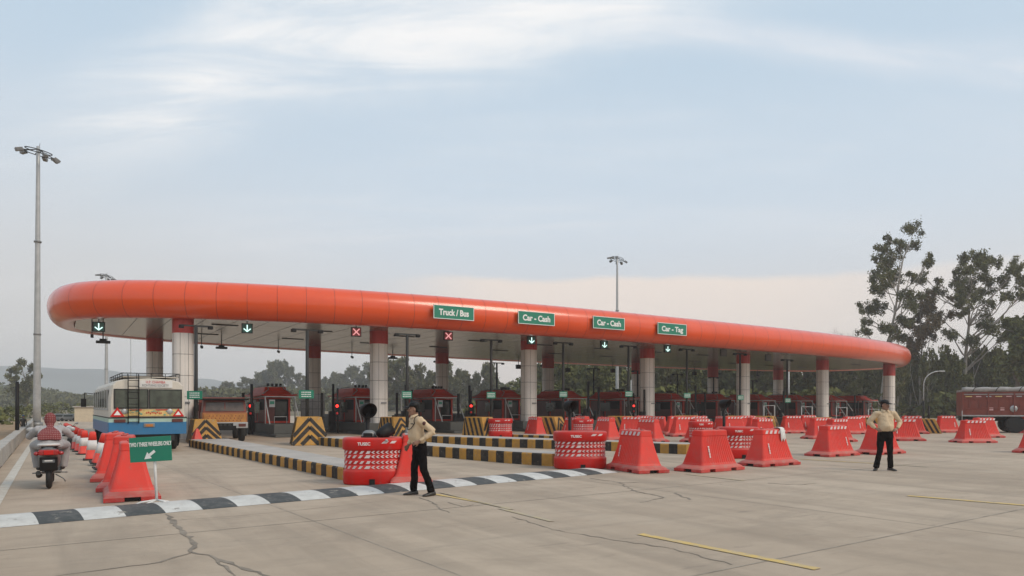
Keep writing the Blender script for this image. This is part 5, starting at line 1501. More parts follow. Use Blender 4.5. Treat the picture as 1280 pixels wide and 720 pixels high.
def head_parts(mb, c, yaw, pitch=0., s=1.):
    Rm = Euler((pitch,0,yaw)); T0 = mb.T.copy(); mb.T = T0 @ Matrix.Translation(c) @ Rm.to_matrix().to_4x4() @ Matrix.Scale(s,4)
    rings = []
    for z, rx, yf, yb in ((-.118,.030,-.060,-.035),(-.112,.042,-.078,.0),(-.09,.054,-.088,.045),(-.06,.062,-.090,.072),(-.02,.070,-.090,.088),(.02,.074,-.090,.096),(.055,.076,-.084,.096),(.085,.068,-.068,.082),(.108,.048,-.042,.056),(.118,.018,-.012,.02)):
        cy, ry = (yf+yb)/2, (yb-yf)/2
        rings.append([(rx*math.cos(2*PI*k/20), cy+ry*math.sin(2*PI*k/20), z) for k in range(20)])
    mb.loft(rings,0,True,True,True)
    mb.tube([(0,-.084,.022),(0,-.098,-.002),(0,-.110,-.026),(0,-.096,-.036)],[.008,.011,.016,.012],8)      # nose
    mb.ell((0,-.086,-.062),(.024,.010,.008),0,10,6); mb.ell((0,-.083,-.074),(.020,.010,.007),0,10,6)          # lips
    mb.ell((0,-.080,-.100),(.026,.016,.016),0,10,6)                                                        # chin
    for sg in (-1,1):
        mb.ell((sg*.076,.008,-.01),(.010,.020,.032),0,10,8)                                              # ears
        mb.ell((sg*.030,-.083,.036),(.022,.010,.007),0,10,6)                                             # brows
        mb.ell((sg*.044,-.070,-.025),(.020,.016,.016),0,10,6)
    mb.T = T0
def head_extra(parent, c, yaw, pitch, s, cap=True, moustache=True):
    T = Matrix.Translation(c) @ Euler((pitch,0,yaw)).to_matrix().to_4x4() @ Matrix.Scale(s,4)
    mb = MB(); mb.T = T
    for sg in (-1,1): mb.ell((sg*.030,-.082,.018),(.014,.008,.008),0,12,8)
    e = mb.build('eye','eye_white',parent)
    mb = MB(); mb.T = T
    for sg in (-1,1): mb.ell((sg*.030,-.0895,.018),(.006,.003,.006),0,10,6)
    mb.build('pupil','black_hole',e)
    mb = MB(); mb.T = T
    rings = []
    for z, rx, yf, yb in ((-.055,.070,.02,.086),(-.02,.077,-.01,.098),(.02,.081,-.03,.106),(.055,.083,-.070,.106),(.09,.075,-.072,.092),(.115,.052,-.045,.062),(.126,.02,-.014,.022)):
        cy, ry = (yf+yb)/2, (yb-yf)/2; rings.append([(rx*math.cos(2*PI*k/20), cy+ry*math.sin(2*PI*k/20), z) for k in range(20)])
    mb.loft(rings,0,True,True,True)
    if moustache: mb.ell((0,-.096,-.052),(.030,.008,.007),0,12,6)
    for sg in (-1,1): mb.ell((sg*.031,-.091,.040),(.019,.005,.005),0,10,5)
    mb.build('hair','hair',parent)
    if cap:
        mb = MB(); mb.T = T; rings = []
        for z, rx, yf, yb in ((.045,.086,-.092,.102),(.075,.088,-.093,.106),(.11,.080,-.080,.096),(.130,.060,-.056,.072),(.140,.022,-.016,.03)):
            cy, ry = (yf+yb)/2, (yb-yf)/2; rings.append([(rx*math.cos(2*PI*k/24), cy+ry*math.sin(2*PI*k/24), z) for k in range(24)])
        mb.loft(rings,0,True,True,True)
        # peak
        top, bot = [], []
        for k in range(9):
            a = PI+PI*(k+.0)/8; x = .072*math.cos(a); 
            top.append((x, -.080+.004, .062)); bot.append((x*1.05, -.090-.105*abs(math.sin(a)), .036-.012*abs(math.cos(a))+.004))
        mb.loft([top,bot],0,False,False,True); mb.loft([[(x,y,z-.006) for x,y,z in top],[(x,y,z-.006) for x,y,z in bot]],0,False,False,True)
        mb.loft([bot,[(x,y,z-.006) for x,y,z in bot]],0,False,False)
        mb.ell((0,.005,.141),(.010,.010,.006),0,8,5)
        mb.build('cap','shoe_black' if False else 'black_metal',parent)
def guard(label, loc, rz, s, legs, arms, headyaw, lean, beltx=0., badge=False, seed=1, pitch=0., belly=1.):
    """legs: per side (hip, knee, ankle, toe dir); arms: per side (shoulder, elbow, wrist, finger dir, palm normal)"""
    root = thing('person', label, 'person', loc, rz); root.scale = (s,s,s)
    lx, ly = lean                       # offset of the shoulders over the hips
    def tor(z): f = max(0,(z-.95)/.50); return (lx*f, ly*f)
    hc = Vector((lx*1.25, ly*1.25-.012, 1.605))
    # ---- body (skin), one continuous mesh
    mb = MB()
    mb.loft([ering((*tor(z),z),rx,ry) for z,rx,ry in ((.90,.14,.10),(1.1,.13,.10),(1.3,.145,.10),(1.42,.12,.08),(1.46,.06,.06))],0,True,True,True)
    nk = Vector((*tor(1.45),1.44)); mb.tube([nk, nk.lerp(hc,.4)+Vector((0,.012,0)), hc+Vector((0,.015,-.05))],[.062,.055,.056],14)
    head_parts(mb, hc, headyaw, pitch)
    for sd, a in zip((1,-1), arms):
        mb.tube([a[0],Vector(a[0]).lerp(Vector(a[1]),.5),a[1]],[.048,.044,.038],12); mb.tube([a[1],Vector(a[1]).lerp(Vector(a[2]),.4),a[2]],[.038,.038,.026],12)
        hand(mb, a[2], a[3], a[4], a[5] if len(a)>5 else 1, .9)
    for l in legs: mb.tube([l[0],l[1],l[2]],[.075,.05,.036],12)
    fuse(mb,'body',.009,['skin'],root,None,2)
    head_extra(root, hc, headyaw, pitch, 1.0)
    # ---- shirt
    mb = MB(); by = -.022*belly
    mb.loft([ering((*tor(z),z) if k_==0 else (tor(z)[0],tor(z)[1]+k_*by,z),rx,ry,24) for z,rx,ry,k_ in ((.965,.165,.120,1),(1.0,.178,.135*belly,1),(1.10,.178,.148*belly,1.6),(1.20,.178,.140,1.2),(1.30,.185,.128,.6),(1.38,.185,.112,0),(1.43,.165,.090,0),(1.465,.105,.070,0),(1.485,.070,.066,0))],0,True,True,True)
    for a in arms:
        S_, E_, W_ = Vector(a[0]),Vector(a[1]),Vector(a[2])
        inn = S_+Vector((-.07*math.copysign(1,a[0][0]-lx),0,.0))
        mb.tube([inn,S_,S_.lerp(E_,.5),E_],[.070,.074,.066,.058],16); mb.tube([S_.lerp(E_,.9),E_,E_.lerp(W_,.5),E_.lerp(W_,.93)],[.056,.058,.052,.040],16)
    fuse(mb,'shirt',.0125,['khaki_shirt'],root,None,2,.024,seed)
    # collar, placket, pockets, epaulettes
    mb = MB(); c0 = Vector((*tor(1.485),1.485))
    for sg in (-1,1):
        mb.add([c0+Vector((sg*.015,-.078,.0)),c0+Vector((sg*.070,-.045,.018)),c0+Vector((sg*.075,.03,.03)),c0+Vector((sg*.088,.02,-.008)),c0+Vector((sg*.078,-.078,-.035)),c0+Vector((sg*.040,-.108,-.048))],[(0,1,4,5),(1,2,3,4)])
    mb.build('collar','khaki_shirt',root,fix=False).modifiers.new('s','SOLIDIFY').thickness=.006
    mb = MB()
    f_ = lambda x,z,dy=-.006: Vector((tor(z)[0]+x, tor(z)[1]-(.128 if z>1.3 else .150)-(0 if z>1.3 else .012)+.25*x*x/.18+dy, z))
    for sg in (-1,1):
        mb.add([f_(sg*.05,1.345),f_(sg*.13,1.345),f_(sg*.13,1.325),f_(sg*.05,1.325)],[(0,1,2,3)])
    mb.build('pocket_flap','stripe_dark' if badge else 'khaki_shirt',root,fix=False)
    if badge:
        a = arms[0]; S_, E_ = Vector(a[0]),Vector(a[1]); d = (E_-S_).normalized(); m_ = S_.lerp(E_,.33)
        mb = MB(); mb.ell(m_+Vector((.060,-.022,.012)),(.022,.034,.038),0,14,8); mb.build('sleeve_badge','badge',root)
        # shoulder cord round the arm hole and across the chest
        mb = MB(); pts = []
        for k in range(15):
            t_ = 2*PI*k/14*.62-.5; pts.append(S_+Vector((-.045+.012*math.cos(t_*2),-.094*math.cos(t_),.094*math.sin(t_)-.015)))
        mb.tube(pts,.0075,6); mb.tube([pts[0]+Vector((0,0,0)),S_+Vector((-.09,-.135,-.16)),S_+Vector((-.17,-.165,-.18)),S_+Vector((-.24,-.150,-.14))],.0075,6)
        mb.build('shoulder_cord','black_metal',root)
    # ---- trousers
    mb = MB()
    mb.loft([ering((0,by*.3,z),rx,ry,24) for z,rx,ry in ((.82,.165,.118),(.88,.172,.125),(.94,.170,.125),(.985,.164,.122))],0,True,True,True)
    for l in legs:
        H_, K_, A_ = map(Vector,l[:3])
        mb.tube([H_+Vector((0,0,.03)),H_.lerp(K_,.25),H_.lerp(K_,.6),K_,K_.lerp(A_,.5),A_+Vector((0,0,-.02))],[(.098,.098),(.094,.094),(.080,.080),(.070,.070),(.066,.066),(.068,.068)],18)
    fuse(mb,'trousers',.0125,['trouser_black'],root,None,2,.026,seed+5)
    # belt with buckle
    mb = MB(); rr = [ering((0,by*.3,z),.172,.128+.004,28) for z in (.968,1.008)]; mb.loft(rr,0,True,True,True); bt = mb.build('belt','rubber',root)
    mb = MB(); mb.box((beltx,by*.3-.136,.988),(.062,.010,.046)); mb.build('buckle','buckle',bt,bevel=.004)
    # shoes
    for l in legs:
        A_ = Vector(l[2]); d = Vector(l[3]).normalized(); n = Vector((-d.y,d.x,0)); mb = MB(); rings = []
        for f, w2, h in ((-.085,.022,.055),(-.07,.036,.085),(-.02,.040,.095),(.05,.043,.072),(.12,.048,.05),(.17,.042,.04),(.20,.02,.025)):
            c = Vector((A_.x,A_.y,0))+d*f; ring = []
            for k in range(14):
                a = 2*PI*k/14; z = h/2+h/2*math.sin(a); z = max(z,.004); ring.append(tuple(c+n*w2*math.cos(a)*(1.15 if math.sin(a)<0 else 1)+Vector((0,0,z))))
            rings.append(ring)
        mb.loft(rings,0,True,True,True); mb.build('shoe','shoe_black',root)
    return root
# left guard: in profile, looking left, near hand on the hip
Zg = 1440/(619.5-507); pg = Vector(((524.5-640)/900*Zg, Zg+.02, .004))
guard('guard in khaki shirt seen side on, hand on hip, beside the left drum', tuple(pg), R(-62), .955,
      [((.085,0,.90),(.13,.03,.49),(.17,.17,.09),(.25,-1,0)),((-.085,0,.90),(-.11,-.06,.49),(-.13,-.07,.09),(-.15,-1,0))],
      [((.185,-.075,1.405),(.335,.14,1.19),(.225,-.10,1.01),(-.35,-.9,-.35),(-1,.2,-.3),1),((-.185,-.075,1.405),(-.23,-.02,1.14),(-.20,-.15,.93),(0,-.5,-.85),(1,0,0),1)],
      R(-14), (0,-.085), badge=True, seed=3, belly=1.0)
# right guard: facing the viewer, hands on hips, head turned to his left
Zg = 1440/(588.5-507); pg = Vector(((1107-640)/900*Zg, Zg+.02, .004))
guard('guard in khaki shirt and black cap facing the viewer with both hands on his hips', tuple(pg), R(-6), 1.0,
      [((.085,0,.90),(.105,-.02,.49),(.135,.03,.09),(.35,-1,0)),((-.085,0,.90),(-.13,-.02,.49),(-.21,.02,.09),(-.55,-1,0))],
      [((.195,.0,1.405),(.375,.05,1.19),(.245,-.08,1.03),(-.8,-.5,-.25),(-.3,.5,-.5),1),((-.195,.0,1.405),(-.375,.05,1.19),(-.235,-.07,1.03),(.8,-.5,-.25),(.3,.5,-.5),-1)],
      R(34), (0.0,.02), badge=False, seed=9, belly=1.18)

# ---------------------------------------------------------------- scooter and rider
def scooter(label, loc, rz, s=1., full=True, cat='scooter'):
    """forward is local -Y; seen from +Y"""
    root = thing('scooter', label, cat, loc, rz); root.scale = (s,s,s)
    body = 'black_metal' if full else 'white_paint'
    for y, nm in ((.62,'rear'),(-.68,'front')):
        mb = MB(); mb.lathe([(.13,-.05),(.20,-.052),(.235,-.03),(.24,0),(.235,.03),(.20,.052),(.13,.05)],seg=28,axis='x',c=(0,y,.24)); w_ = mb.build('wheel','rubber',root)
        mb = MB(); mb.lathe([(0,-.04),(.12,-.045),(.14,-.03),(.14,.03),(.12,.045),(0,.04)],seg=20,axis='x',c=(0,y,.24),caps=False); mb.build('rim','grey_metal',w_,fix=False)
    mb = MB(); rings = []
    for y, hw, z0, z1 in ((-.05,.12,.30,.62),(.10,.16,.30,.70),(.35,.19,.36,.76),(.6,.18,.48,.80),(.80,.13,.62,.82),(.88,.06,.72,.80)):
        zc, hz = (z0+z1)/2, (z1-z0)/2
        rings.append([(hw*sgp(math.cos(2*PI*k/16),2.6), y, zc+hz*sgp(math.sin(2*PI*k/16),2.6)) for k in range(16)])
    mb.loft(rings,0,True,True,True); mb.build('body','grey_metal' if full else body,root)
    mb = MB(); rings = []
    for y, hw, z in ((-.15,.10,.70),(.1,.14,.78),(.45,.15,.81),(.75,.11,.83)): rings.append([(hw*math.cos(2*PI*k/14), y, z+.045*math.sin(2*PI*k/14)) for k in range(14)])
    mb.loft(rings,0,True,True,True); mb.build('seat','rubber',root)
    mb = MB(); mb.tube([(-.14,.45,.84),(-.17,.72,.86),(-.10,.90,.87),(.10,.90,.87),(.17,.72,.86),(.14,.45,.84)],.024,8); mb.build('grab_rail','white_paint',root)
    mb = MB(); mb.box((0,.86,.72),(.34,.10,.11)); tl = mb.build('tail_lamp','tail_red',root,bevel=.03)
    mb = MB(); mb.box((0,.915,.72),(.16,.02,.09)); mb.build('brake_lens','drum_red',tl,bevel=.01)
    for sg in (-1,1): mb = MB(); mb.ell((sg*.20,.83,.70),(.05,.05,.04),0,12,8); mb.build('indicator','amber' if not full else 'tail_red',tl)
    mb = MB(); mb.box((0,.90,.50),(.30,.04,.28),rot=Euler((R(-12),0,0))); mg = mb.build('mudguard','black_metal',root,bevel=.03)
    mb = MB(); mb.box((0,.93,.555),(.20,.012,.06),rot=Euler((R(-12),0,0))); mb.build('number_plate','shutter',mg,bevel=.004)
    mb = MB(); mb.box((0,.937,.565),(.13,.006,.022),rot=Euler((R(-12),0,0))); mb.build('plate_mark','sign_white',mg)
    mb = MB(); mb.box((-.02,-.25,.27),(.34,.46,.06)); mb.loft([[(-.20,-.48,.28),(.20,-.48,.28),(.20,-.42,.28),(-.20,-.42,.28)],[(-.22,-.60,.62),(.22,-.60,.62),(.22,-.54,.62),(-.22,-.54,.62)],[(-.13,-.60,.92),(.13,-.60,.92),(.13,-.52,.92),(-.13,-.52,.92)]]); mb.build('leg_shield','grey_metal' if full else body,root,bevel=.02)
    mb = MB(); mb.tube([(-.34,-.38,.99),(-.2,-.48,1.0),(0,-.52,.98),(.2,-.48,1.0),(.34,-.38,.99)],.018,8); mb.tube([(0,-.55,.95),(0,-.68,.26)],.03,8); mb.build('handlebar','black_metal',root)
    mb = MB(); mb.ell((0,-.62,.94),(.13,.08,.09),0,16,10); hl = mb.build('headlamp_cowl',body,root)
    mb = MB(); mb.ell((0,-.69,.94),(.08,.02,.06),0,14,8); mb.build('headlamp','galv',hl)
    for sg in (-1,1):
        mb = MB(); mb.tube([(sg*.22,-.48,1.0),(sg*.30,-.50,1.12)],.008,6); ms = mb.build('mirror_stem','black_metal',root)
        mb = MB(); mb.ell((sg*.36,-.50,1.13),(.075,.02,.05),0,14,8); mb.build('mirror','galv',ms)
    mb = MB(); mb.tube([(.15,.25,.24),(.17,.60,.26),(.17,.85,.33)],[.03,.05,.045],10); mb.build('exhaust','dark_grey',root)
    mb = MB(); mb.tube([(-.10,.3,.25),(-.24,.34,.16),(-.27,.36,.10)],.012,6); mb.build('stand','grey_metal',root)
    for sg in (-1,1): mb = MB(); mb.tube([(sg*.1,.1,.28),(sg*.30,.12,.27)],.014,6); mb.build('footrest','grey_metal',root)
    mb = MB(); mb.box((0,.55,.42),(.16,.35,.22)); mb.build('engine_cover','dark_grey',root,bevel=.04)
    return root
rz_s = R(180+31); ps = A(61,612); fw = Vector((math.sin(rz_s),-math.cos(rz_s),0))
sc_o = scooter('black scooter with a red tail lamp ridden away in the left lane', tuple(ps+fw*.80+Vector((0,0,.004))), rz_s, .98)
def rider():
    root = thing('person','scooter rider in a grey shirt with a red checked scarf over the head','person',tuple(ps+fw*.80+Vector((0,0,.004))),rz_s)
    hc = Vector((0,.03,1.315))
    mb = MB()
    mb.loft([ering((0,y,z),rx,ry) for y,z,rx,ry in ((.32,.86,.15,.12),(.26,1.0,.13,.11),(.16,1.12,.14,.10),(.12,1.18,.07,.07))],0,True,True,True)
    mb.tube([(0,.12,1.16),(0,.08,1.24),hc+Vector((0,.02,-.03))],[.06,.052,.052],12)
    head_parts(mb, hc, 0, 0, .95)
    for sg in (-1,1):
        sh, el, wr = (sg*.18,.13,1.13),(sg*.33,-.10,.98),(sg*.335,-.345,1.015)
        mb.tube([sh,el],[.045,.038],10); mb.tube([el,wr],[.038,.026],10)
        hand(mb, wr, (-sg*.25,-1,-.05), (0,-.2,-1), sg, 1.5)
        mb.tube([(sg*.10,.30,.86),(sg*.24,-.10,.80),(sg*.20,-.18,.38)],[.07,.055,.04],10)
    fuse(mb,'body',.010,['skin'],root,None,2)
    head_extra(root, hc, 0, 0, .95, cap=False)
    mb = MB()
    mb.loft([ering((0,y,z),rx,ry,24,0,(0,-.2)) for y,z,rx,ry in ((.34,.80,.235,.17),(.34,.86,.225,.175),(.30,.96,.205,.155),(.23,1.07,.205,.135),(.15,1.155,.205,.11),(.12,1.195,.13,.08))],0,True,True,True)
    for sg in (-1,1):
        mb.tube([(sg*.12,.15,1.14),(sg*.19,.13,1.13),(sg*.29,.0,1.06),(sg*.345,-.10,.985)],[.070,.078,.072,.068],14); mb.tube([(sg*.335,-.07,1.0),(sg*.35,-.12,.985),(sg*.345,-.30,1.012)],[.066,.066,.048],14)
    fuse(mb,'shirt',.0125,['grey_cloth'],root,None,3,.016,2)
    mb = MB()
    for sg in (-1,1):
        mb.tube([(sg*.08,.34,.84),(sg*.20,.08,.83),(sg*.27,-.10,.80),(sg*.25,-.14,.60),(sg*.22,-.16,.36)],[.12,.105,.085,.075,.07],14)
    fuse(mb,'trousers',.0125,['grey_cloth'],root,None,3,.012,4)
    for sg in (-1,1):
        mb = MB(); mb.ell((sg*.20,-.22,.335),(.05,.13,.04),0,14,8); mb.build('shoe','shoe_black',root)
    # scarf: wraps the head and falls down the back in a triangle
    mb = MB()
    rings = []
    for z, cy, rx, ry in ((.925,.46,.195,.03),(.96,.44,.205,.045),(1.04,.37,.190,.07),(1.09,.30,.165,.075),(1.13,.23,.125,.08),(1.165,.165,.085,.085),(1.20,.10,.066,.086),(1.235,.055,.076,.095),(1.265,.04,.094,.112),(1.30,.035,.104,.122),(1.36,.033,.102,.118),(1.41,.033,.086,.102),(1.445,.033,.054,.066),(1.46,.033,.02,.03)):
        rings.append([(rx*math.cos(2*PI*k/20), cy+ry*math.sin(2*PI*k/20), z) for k in range(20)])
    mb.loft(rings,0,True,True,True)
    fuse(mb,'scarf',.0100,['scarf_check'],root,None,2,.016,6)
rider()
pw = A(80,559)
scooter('pale scooter standing at the far side of the lane just right of the rider', tuple(pw), rz_s+R(200), .82, False)
# walker and bicycle shapes far left on the verge
def verge_person():
    Z = 39; p = atz(29, Z); root = thing('person','small figure in dark clothes with a blue cap on the verge beyond the parapet','person',tuple(p),R(200)); root.scale=(.62,.62,.62)
    mb = MB(); mb.loft([ering((0,0,z),rx,ry) for z,rx,ry in ((.88,.15,.11),(1.1,.15,.11),(1.35,.19,.12),(1.45,.12,.09),(1.50,.06,.06),(1.55,.06,.06))],0,True,True,True)
    for sg in (-1,1): mb.tube([(sg*.09,0,.92),(sg*.11,0,.5),(sg*.11,.02,.06)],[.09,.06,.045],10); mb.tube([(sg*.19,0,1.40),(sg*.25,.03,1.12),(sg*.22,-.08,.88)],[.055,.045,.035],10); hand(mb,(sg*.22,-.08,.88),(0,-.2,-1),(-sg,0,0),1,.5)
    head_parts(mb,Vector((0,0,1.62)),0)
    o = fuse(mb,'body',.018,['shoe_black','skin'],root,lambda c: 1 if c.z>1.5 or (abs(c.x)>.19 and c.z<.9) else 0,2)
    mb = MB(); mb.ell((0,0,1.70),(.10,.115,.08),0,14,8); mb.build('cap','tint_blue',root)
verge_person()

# ================================================================== VEGETATION
import numpy as np
def leaves_mesh(name, centres, radii, counts, size, m, seed=1, droop=.35, flat=.85, tufts=9):
    """many small leaf-cluster faces spread through the volume of each clump"""
    rg = np.random.default_rng(seed); C_ = []; 
    for c, r, n in zip(centres, radii, counts):
        # each clump is a handful of drooping tufts, so the outline stays ragged and the sky shows through
        K = tufts; d = rg.normal(size=(K,3)); d /= np.linalg.norm(d,axis=1)[:,None]; tc_ = d*(rg.random(K)**.4)[:,None]*r; tc_[:,2] *= flat
        k = rg.integers(0,K,n); tr_ = (r*(.20+.22*rg.random(K)))[k]
        q = tc_[k]+rg.normal(size=(n,3))*tr_[:,None]*.62; q[:,2] -= droop*r*rg.random(n)**1.5
        C_.append(np.array(c)+q)
    P_ = np.concatenate(C_); n = len(P_)
    a = rg.normal(size=(n,3)); a[:,2] -= .5; a /= np.linalg.norm(a,axis=1)[:,None]
    b = rg.normal(size=(n,3)); b -= a*(a*b).sum(1)[:,None]; b /= np.linalg.norm(b,axis=1)[:,None]
    s = size*(.5+rg.random(n))[:,None]
    V4 = np.stack([P_-a*s, P_+b*s*.45, P_+a*s, P_-b*s*.45],1).reshape(-1,3)
    me = bpy.data.meshes.new(name); me.vertices.add(4*n); me.vertices.foreach_set('co', V4.ravel())
    me.loops.add(4*n); me.loops.foreach_set('vertex_index', np.arange(4*n,dtype=np.int32))
    me.polygons.add(n); me.polygons.foreach_set('loop_start', np.arange(0,4*n,4,dtype=np.int32)); me.polygons.foreach_set('loop_total', np.full(n,4,dtype=np.int32))
    me.update(calc_edges=True); me.materials.append(M(m)); return me
def limb(mb, a, b, r0, r1, rg, sag=.12, seg=6):
    a, b = Vector(a), Vector(b); L_ = (b-a).length; pts = []; n = 6
    off = Vector((rg.uniform(-1,1),rg.uniform(-1,1),-abs(rg.uniform(.2,1))))*L_*sag
    for i in range(n+1):
        f = i/n; pts.append(a.lerp(b,f)+off*math.sin(PI*f)+Vector((rg.uniform(-1,1),rg.uniform(-1,1),0))*L_*.015)
    mb.tube(pts,[r0+(r1-r0)*i/n for i in range(n+1)],seg)
    return pts
def clump_tree(name, label, px, Z, clumps, leafm, trunkm, leaf, dens, seed, base_py=None, top=None, tr=.28, depth=.9, lean=0, forks=(), rscale=1.2):
    """tree whose crown is a set of clumps; each clump has real size and its own place in depth"""
    rg = random.Random(seed); p = atz(px, Z); k = Z/900; root = thing(name, label, 'tree', tuple(p))
    cen, rad, cnt = [], [], []
    for (cx, cy, r) in clumps:
        z = CAMH+(507-cy)*k; x = (cx-px)*k; y = rg.uniform(-1,1)*depth*4.
        rr = r*k*rscale; cen.append((x*(1+y/Z),y,z)); rad.append(rr); cnt.append(int(dens*rr*rr*8)+20)
    me = leaves_mesh('crown',cen,rad,cnt,leaf,leafm,seed); o = bpy.data.objects.new('crown',me); COL.objects.link(o); o.parent = root
    zt = max(c[2] for c in cen); ax = cen[max(range(len(cen)),key=lambda i:cen[i][2])]
    mb = MB(); H_ = zt*.93; n = 10; pts = [(lean*(i/n)*1.+ax[0]*.75*(i/n)**1.4+.25*math.sin(i*1.3)*(i/n), ax[1]*(i/n)**1.5, H_*i/n) for i in range(n+1)]
    mb.tube(pts,[tr*.85*(1-.85*i/n) for i in range(n+1)],9)
    for c, r in zip(cen, rad):
        # leave the trunk well below the clump
        zf = max(.12, min(.9, (c[2]-r*.5-abs(c[0])*.9)/H_)); i = min(n-1,int(zf*n)); b0 = pts[i]
        limb(mb,b0,(c[0],c[1],c[2]+r*.2),tr*(1-.82*zf)*.55,.03,rg,.10,5)
        for q in range(3):
            limb(mb,(c[0]*.8+b0[0]*.2,c[1]*.8+b0[1]*.2,c[2]*.8+b0[2]*.2),(c[0]+rg.uniform(-1,1)*r*.8,c[1]+rg.uniform(-1,1)*r*.8,c[2]+rg.uniform(-.3,.8)*r*.7),.045,.012,rg,.05,4)
    for (fx, fy) in forks:  # extra pale stems low down
        limb(mb,(rg.uniform(-.3,.3),rg.uniform(-.3,.3),rg.uniform(.2,1.5)),((fx-px)*k,rg.uniform(-2,2),CAMH+(507-fy)*k),tr*.28,.04,rg,.12,6)
    mb.build('trunk',trunkm,root,fix=False)
    return root
def conv(l): return [(1040+x/3.6, 260+y/3.6, r/3.6) for x,y,r in l]
Acl = conv([(325,112,34),(352,150,34),(285,125,24),(330,180,26),(220,178,28),(200,225,20),(255,240,36),(300,205,32),(386,238,20),(372,272,20),(320,312,28),(345,300,18),(230,290,28),(182,318,28),(195,360,30),(262,345,38),(305,388,32),(188,432,34),(250,425,34),(300,448,32),(335,410,20),(150,545,24),(200,500,26),(240,530,34),(290,520,32),(270,290,26),(215,560,26),(180,275,14),(300,580,30)])
Bcl = conv([(436,302,16),(470,290,26),(528,248,26),(548,300,30),(520,350,30),(600,268,24),(672,205,32),(650,250,30),(704,232,28),(690,285,36),(742,240,26),(772,268,30),(812,292,32),(832,322,22),(768,322,36),(700,340,36),(640,312,32),(600,350,30),(556,388,34),(562,442,30),(715,405,28),(790,408,24),(845,395,13),(622,402,24),(682,432,26),(538,480,26),(590,470,22),(700,505,34),(742,532,22),(650,545,32),(600,600,34),(712,592,30),(540,560,30),(660,380,24),(500,320,18),(800,370,22),(745,360,24)])
Ccl = conv([(372,430,34),(415,385,26),(402,450,36),(446,482,36),(350,500,34),(470,420,14),(382,540,36),(462,530,34),(500,480,22),(342,560,34),(430,592,34),(362,620,36),(490,560,26),(455,400,14)])
Dcl = conv([(845,510,30),(820,570,40),(865,590,50),(800,640,44),(850,670,50),(780,690,40),(900,520,50),(930,600,60),(880,700,50),(830,740,50),(920,700,60)])
clump_tree('eucalyptus_tree','tall slender pale trunked eucalyptus right behind the right end of the canopy',1101,100,Acl,'leaf_euc','trunk_pale',.15,78,1,tr=.36)
clump_tree('eucalyptus_tree','broad spreading eucalyptus, the rightmost tree standing out against the sky',1205,97,Bcl,'leaf_euc','trunk_pale',.15,78,2,tr=.38,forks=((1217,450),(1232,440)))
clump_tree('tree','shorter rust tinged tree between the two tall eucalyptus trees',1150,99,Ccl,'leaf_rust','trunk_pale',.15,72,3,tr=.24,forks=((1140,455),(1180,452)))
clump_tree('tree','dense dark tree at the right edge above the red truck',1268,84,Dcl,'leaf_green','trunk_brown',.30,46,4,tr=.4)

def proto_tree(seed, kind, leafm, leaf, dens):
    """10 m tall crown and trunk meshes shared by the repeated trees"""
    rg = random.Random(seed); cen, rad, cnt = [], [], []
    n = {'round':20,'tall':20,'loose':16}[kind]
    for i in range(n):
        f = (i+.5)/n
        if kind == 'round': z = 3.2+6.0*f; w_ = 3.3*math.sin(PI*min(1,.18+.80*f))**.8
        elif kind == 'tall': z = 2.4+7.2*f; w_ = 2.0*(1-.55*f)+.5
        else: z = 4.0+5.4*f; w_ = 2.9*(.45+.55*math.sin(PI*f*.9+.3))
        a = rg.uniform(0,2*PI); d = w_*rg.uniform(.35,1.0); r = rg.uniform(.8,1.35)*(1.15 if kind=='round' else .85)
        cen.append((d*math.cos(a),d*math.sin(a),z)); rad.append(r); cnt.append(int(dens*r*r*8))
    me = leaves_mesh('crown',cen,rad,cnt,leaf,leafm,seed)
    mb = MB(); H_ = 9.0; N_ = 9; pts = [(.3*math.sin(i*1.1+seed)*(i/N_), .3*math.cos(i*.9+seed)*(i/N_), H_*i/N_) for i in range(N_+1)]
    mb.tube(pts,[.17*(1-.85*i/N_) for i in range(N_+1)],8)
    for c, r in zip(cen, rad):
        zf = max(.15,min(.9,(c[2]-1.6)/H_)); b0 = pts[min(N_-1,int(zf*N_))]; limb(mb,b0,c,.07,.015,rg,.1,5)
    return me, mb.mesh('trunk',['trunk_pale' if kind!='round' else 'trunk_brown'],fix=False)
PT = [proto_tree(11,'round','leaf_far',.30,30),proto_tree(12,'tall','leaf_far',.28,26),proto_tree(13,'loose','leaf_far',.28,26),
      proto_tree(14,'round','leaf_green',.26,34),proto_tree(15,'loose','leaf_green',.26,26),proto_tree(16,'tall','leaf_euc',.25,22)]
def ptree(i, label, px, Z, ytop, sx, grp, rot=0, leaf=True):
    p = atz(px, Z); h = (CAMH+(507-ytop)*Z/900)/9.9
    root = thing('tree', label, 'tree', tuple(p), rot, grp); root.scale = (h*sx,h*sx,h)
    for me, nm in zip(PT[i],('crown','trunk')):
        o = bpy.data.objects.new(nm, me); COL.objects.link(o); o.parent = root
    return root
cols_x = [229,474,661,810,931,1030,1112]
def gap(x):
    if x < 229: return 'left of the first front column'
    if x > 1112: return 'right of the canopy'
    for i in range(6):
        if x < cols_x[i+1]: return 'between the %s and %s front columns' % (ORD[i], ORD[i+1])
cntg = {}
def glabel(txt, x):
    g_ = gap(x); cntg[(txt,g_)] = cntg.get((txt,g_),0)+1
    return '%s %s from the left, %s' % (ORD[cntg[(txt,g_)]-1], txt, g_)
rg = random.Random(77)
for (x, yt, sx) in [(252,490,1.1),(268,483,1.0),(286,476,1.1),(306,471,1.1),(326,463,.9),(342,449,.75),(358,452,.8),(376,466,1.0),(398,470,1.0),(420,464,1.0),(442,456,.85),(462,453,.9)]:
    ptree(rg.choice([0,2,0,1]), glabel('pale hazy far tree', x), x, 330, yt, sx, 'far hazy trees behind the canopy', rg.uniform(0,6))
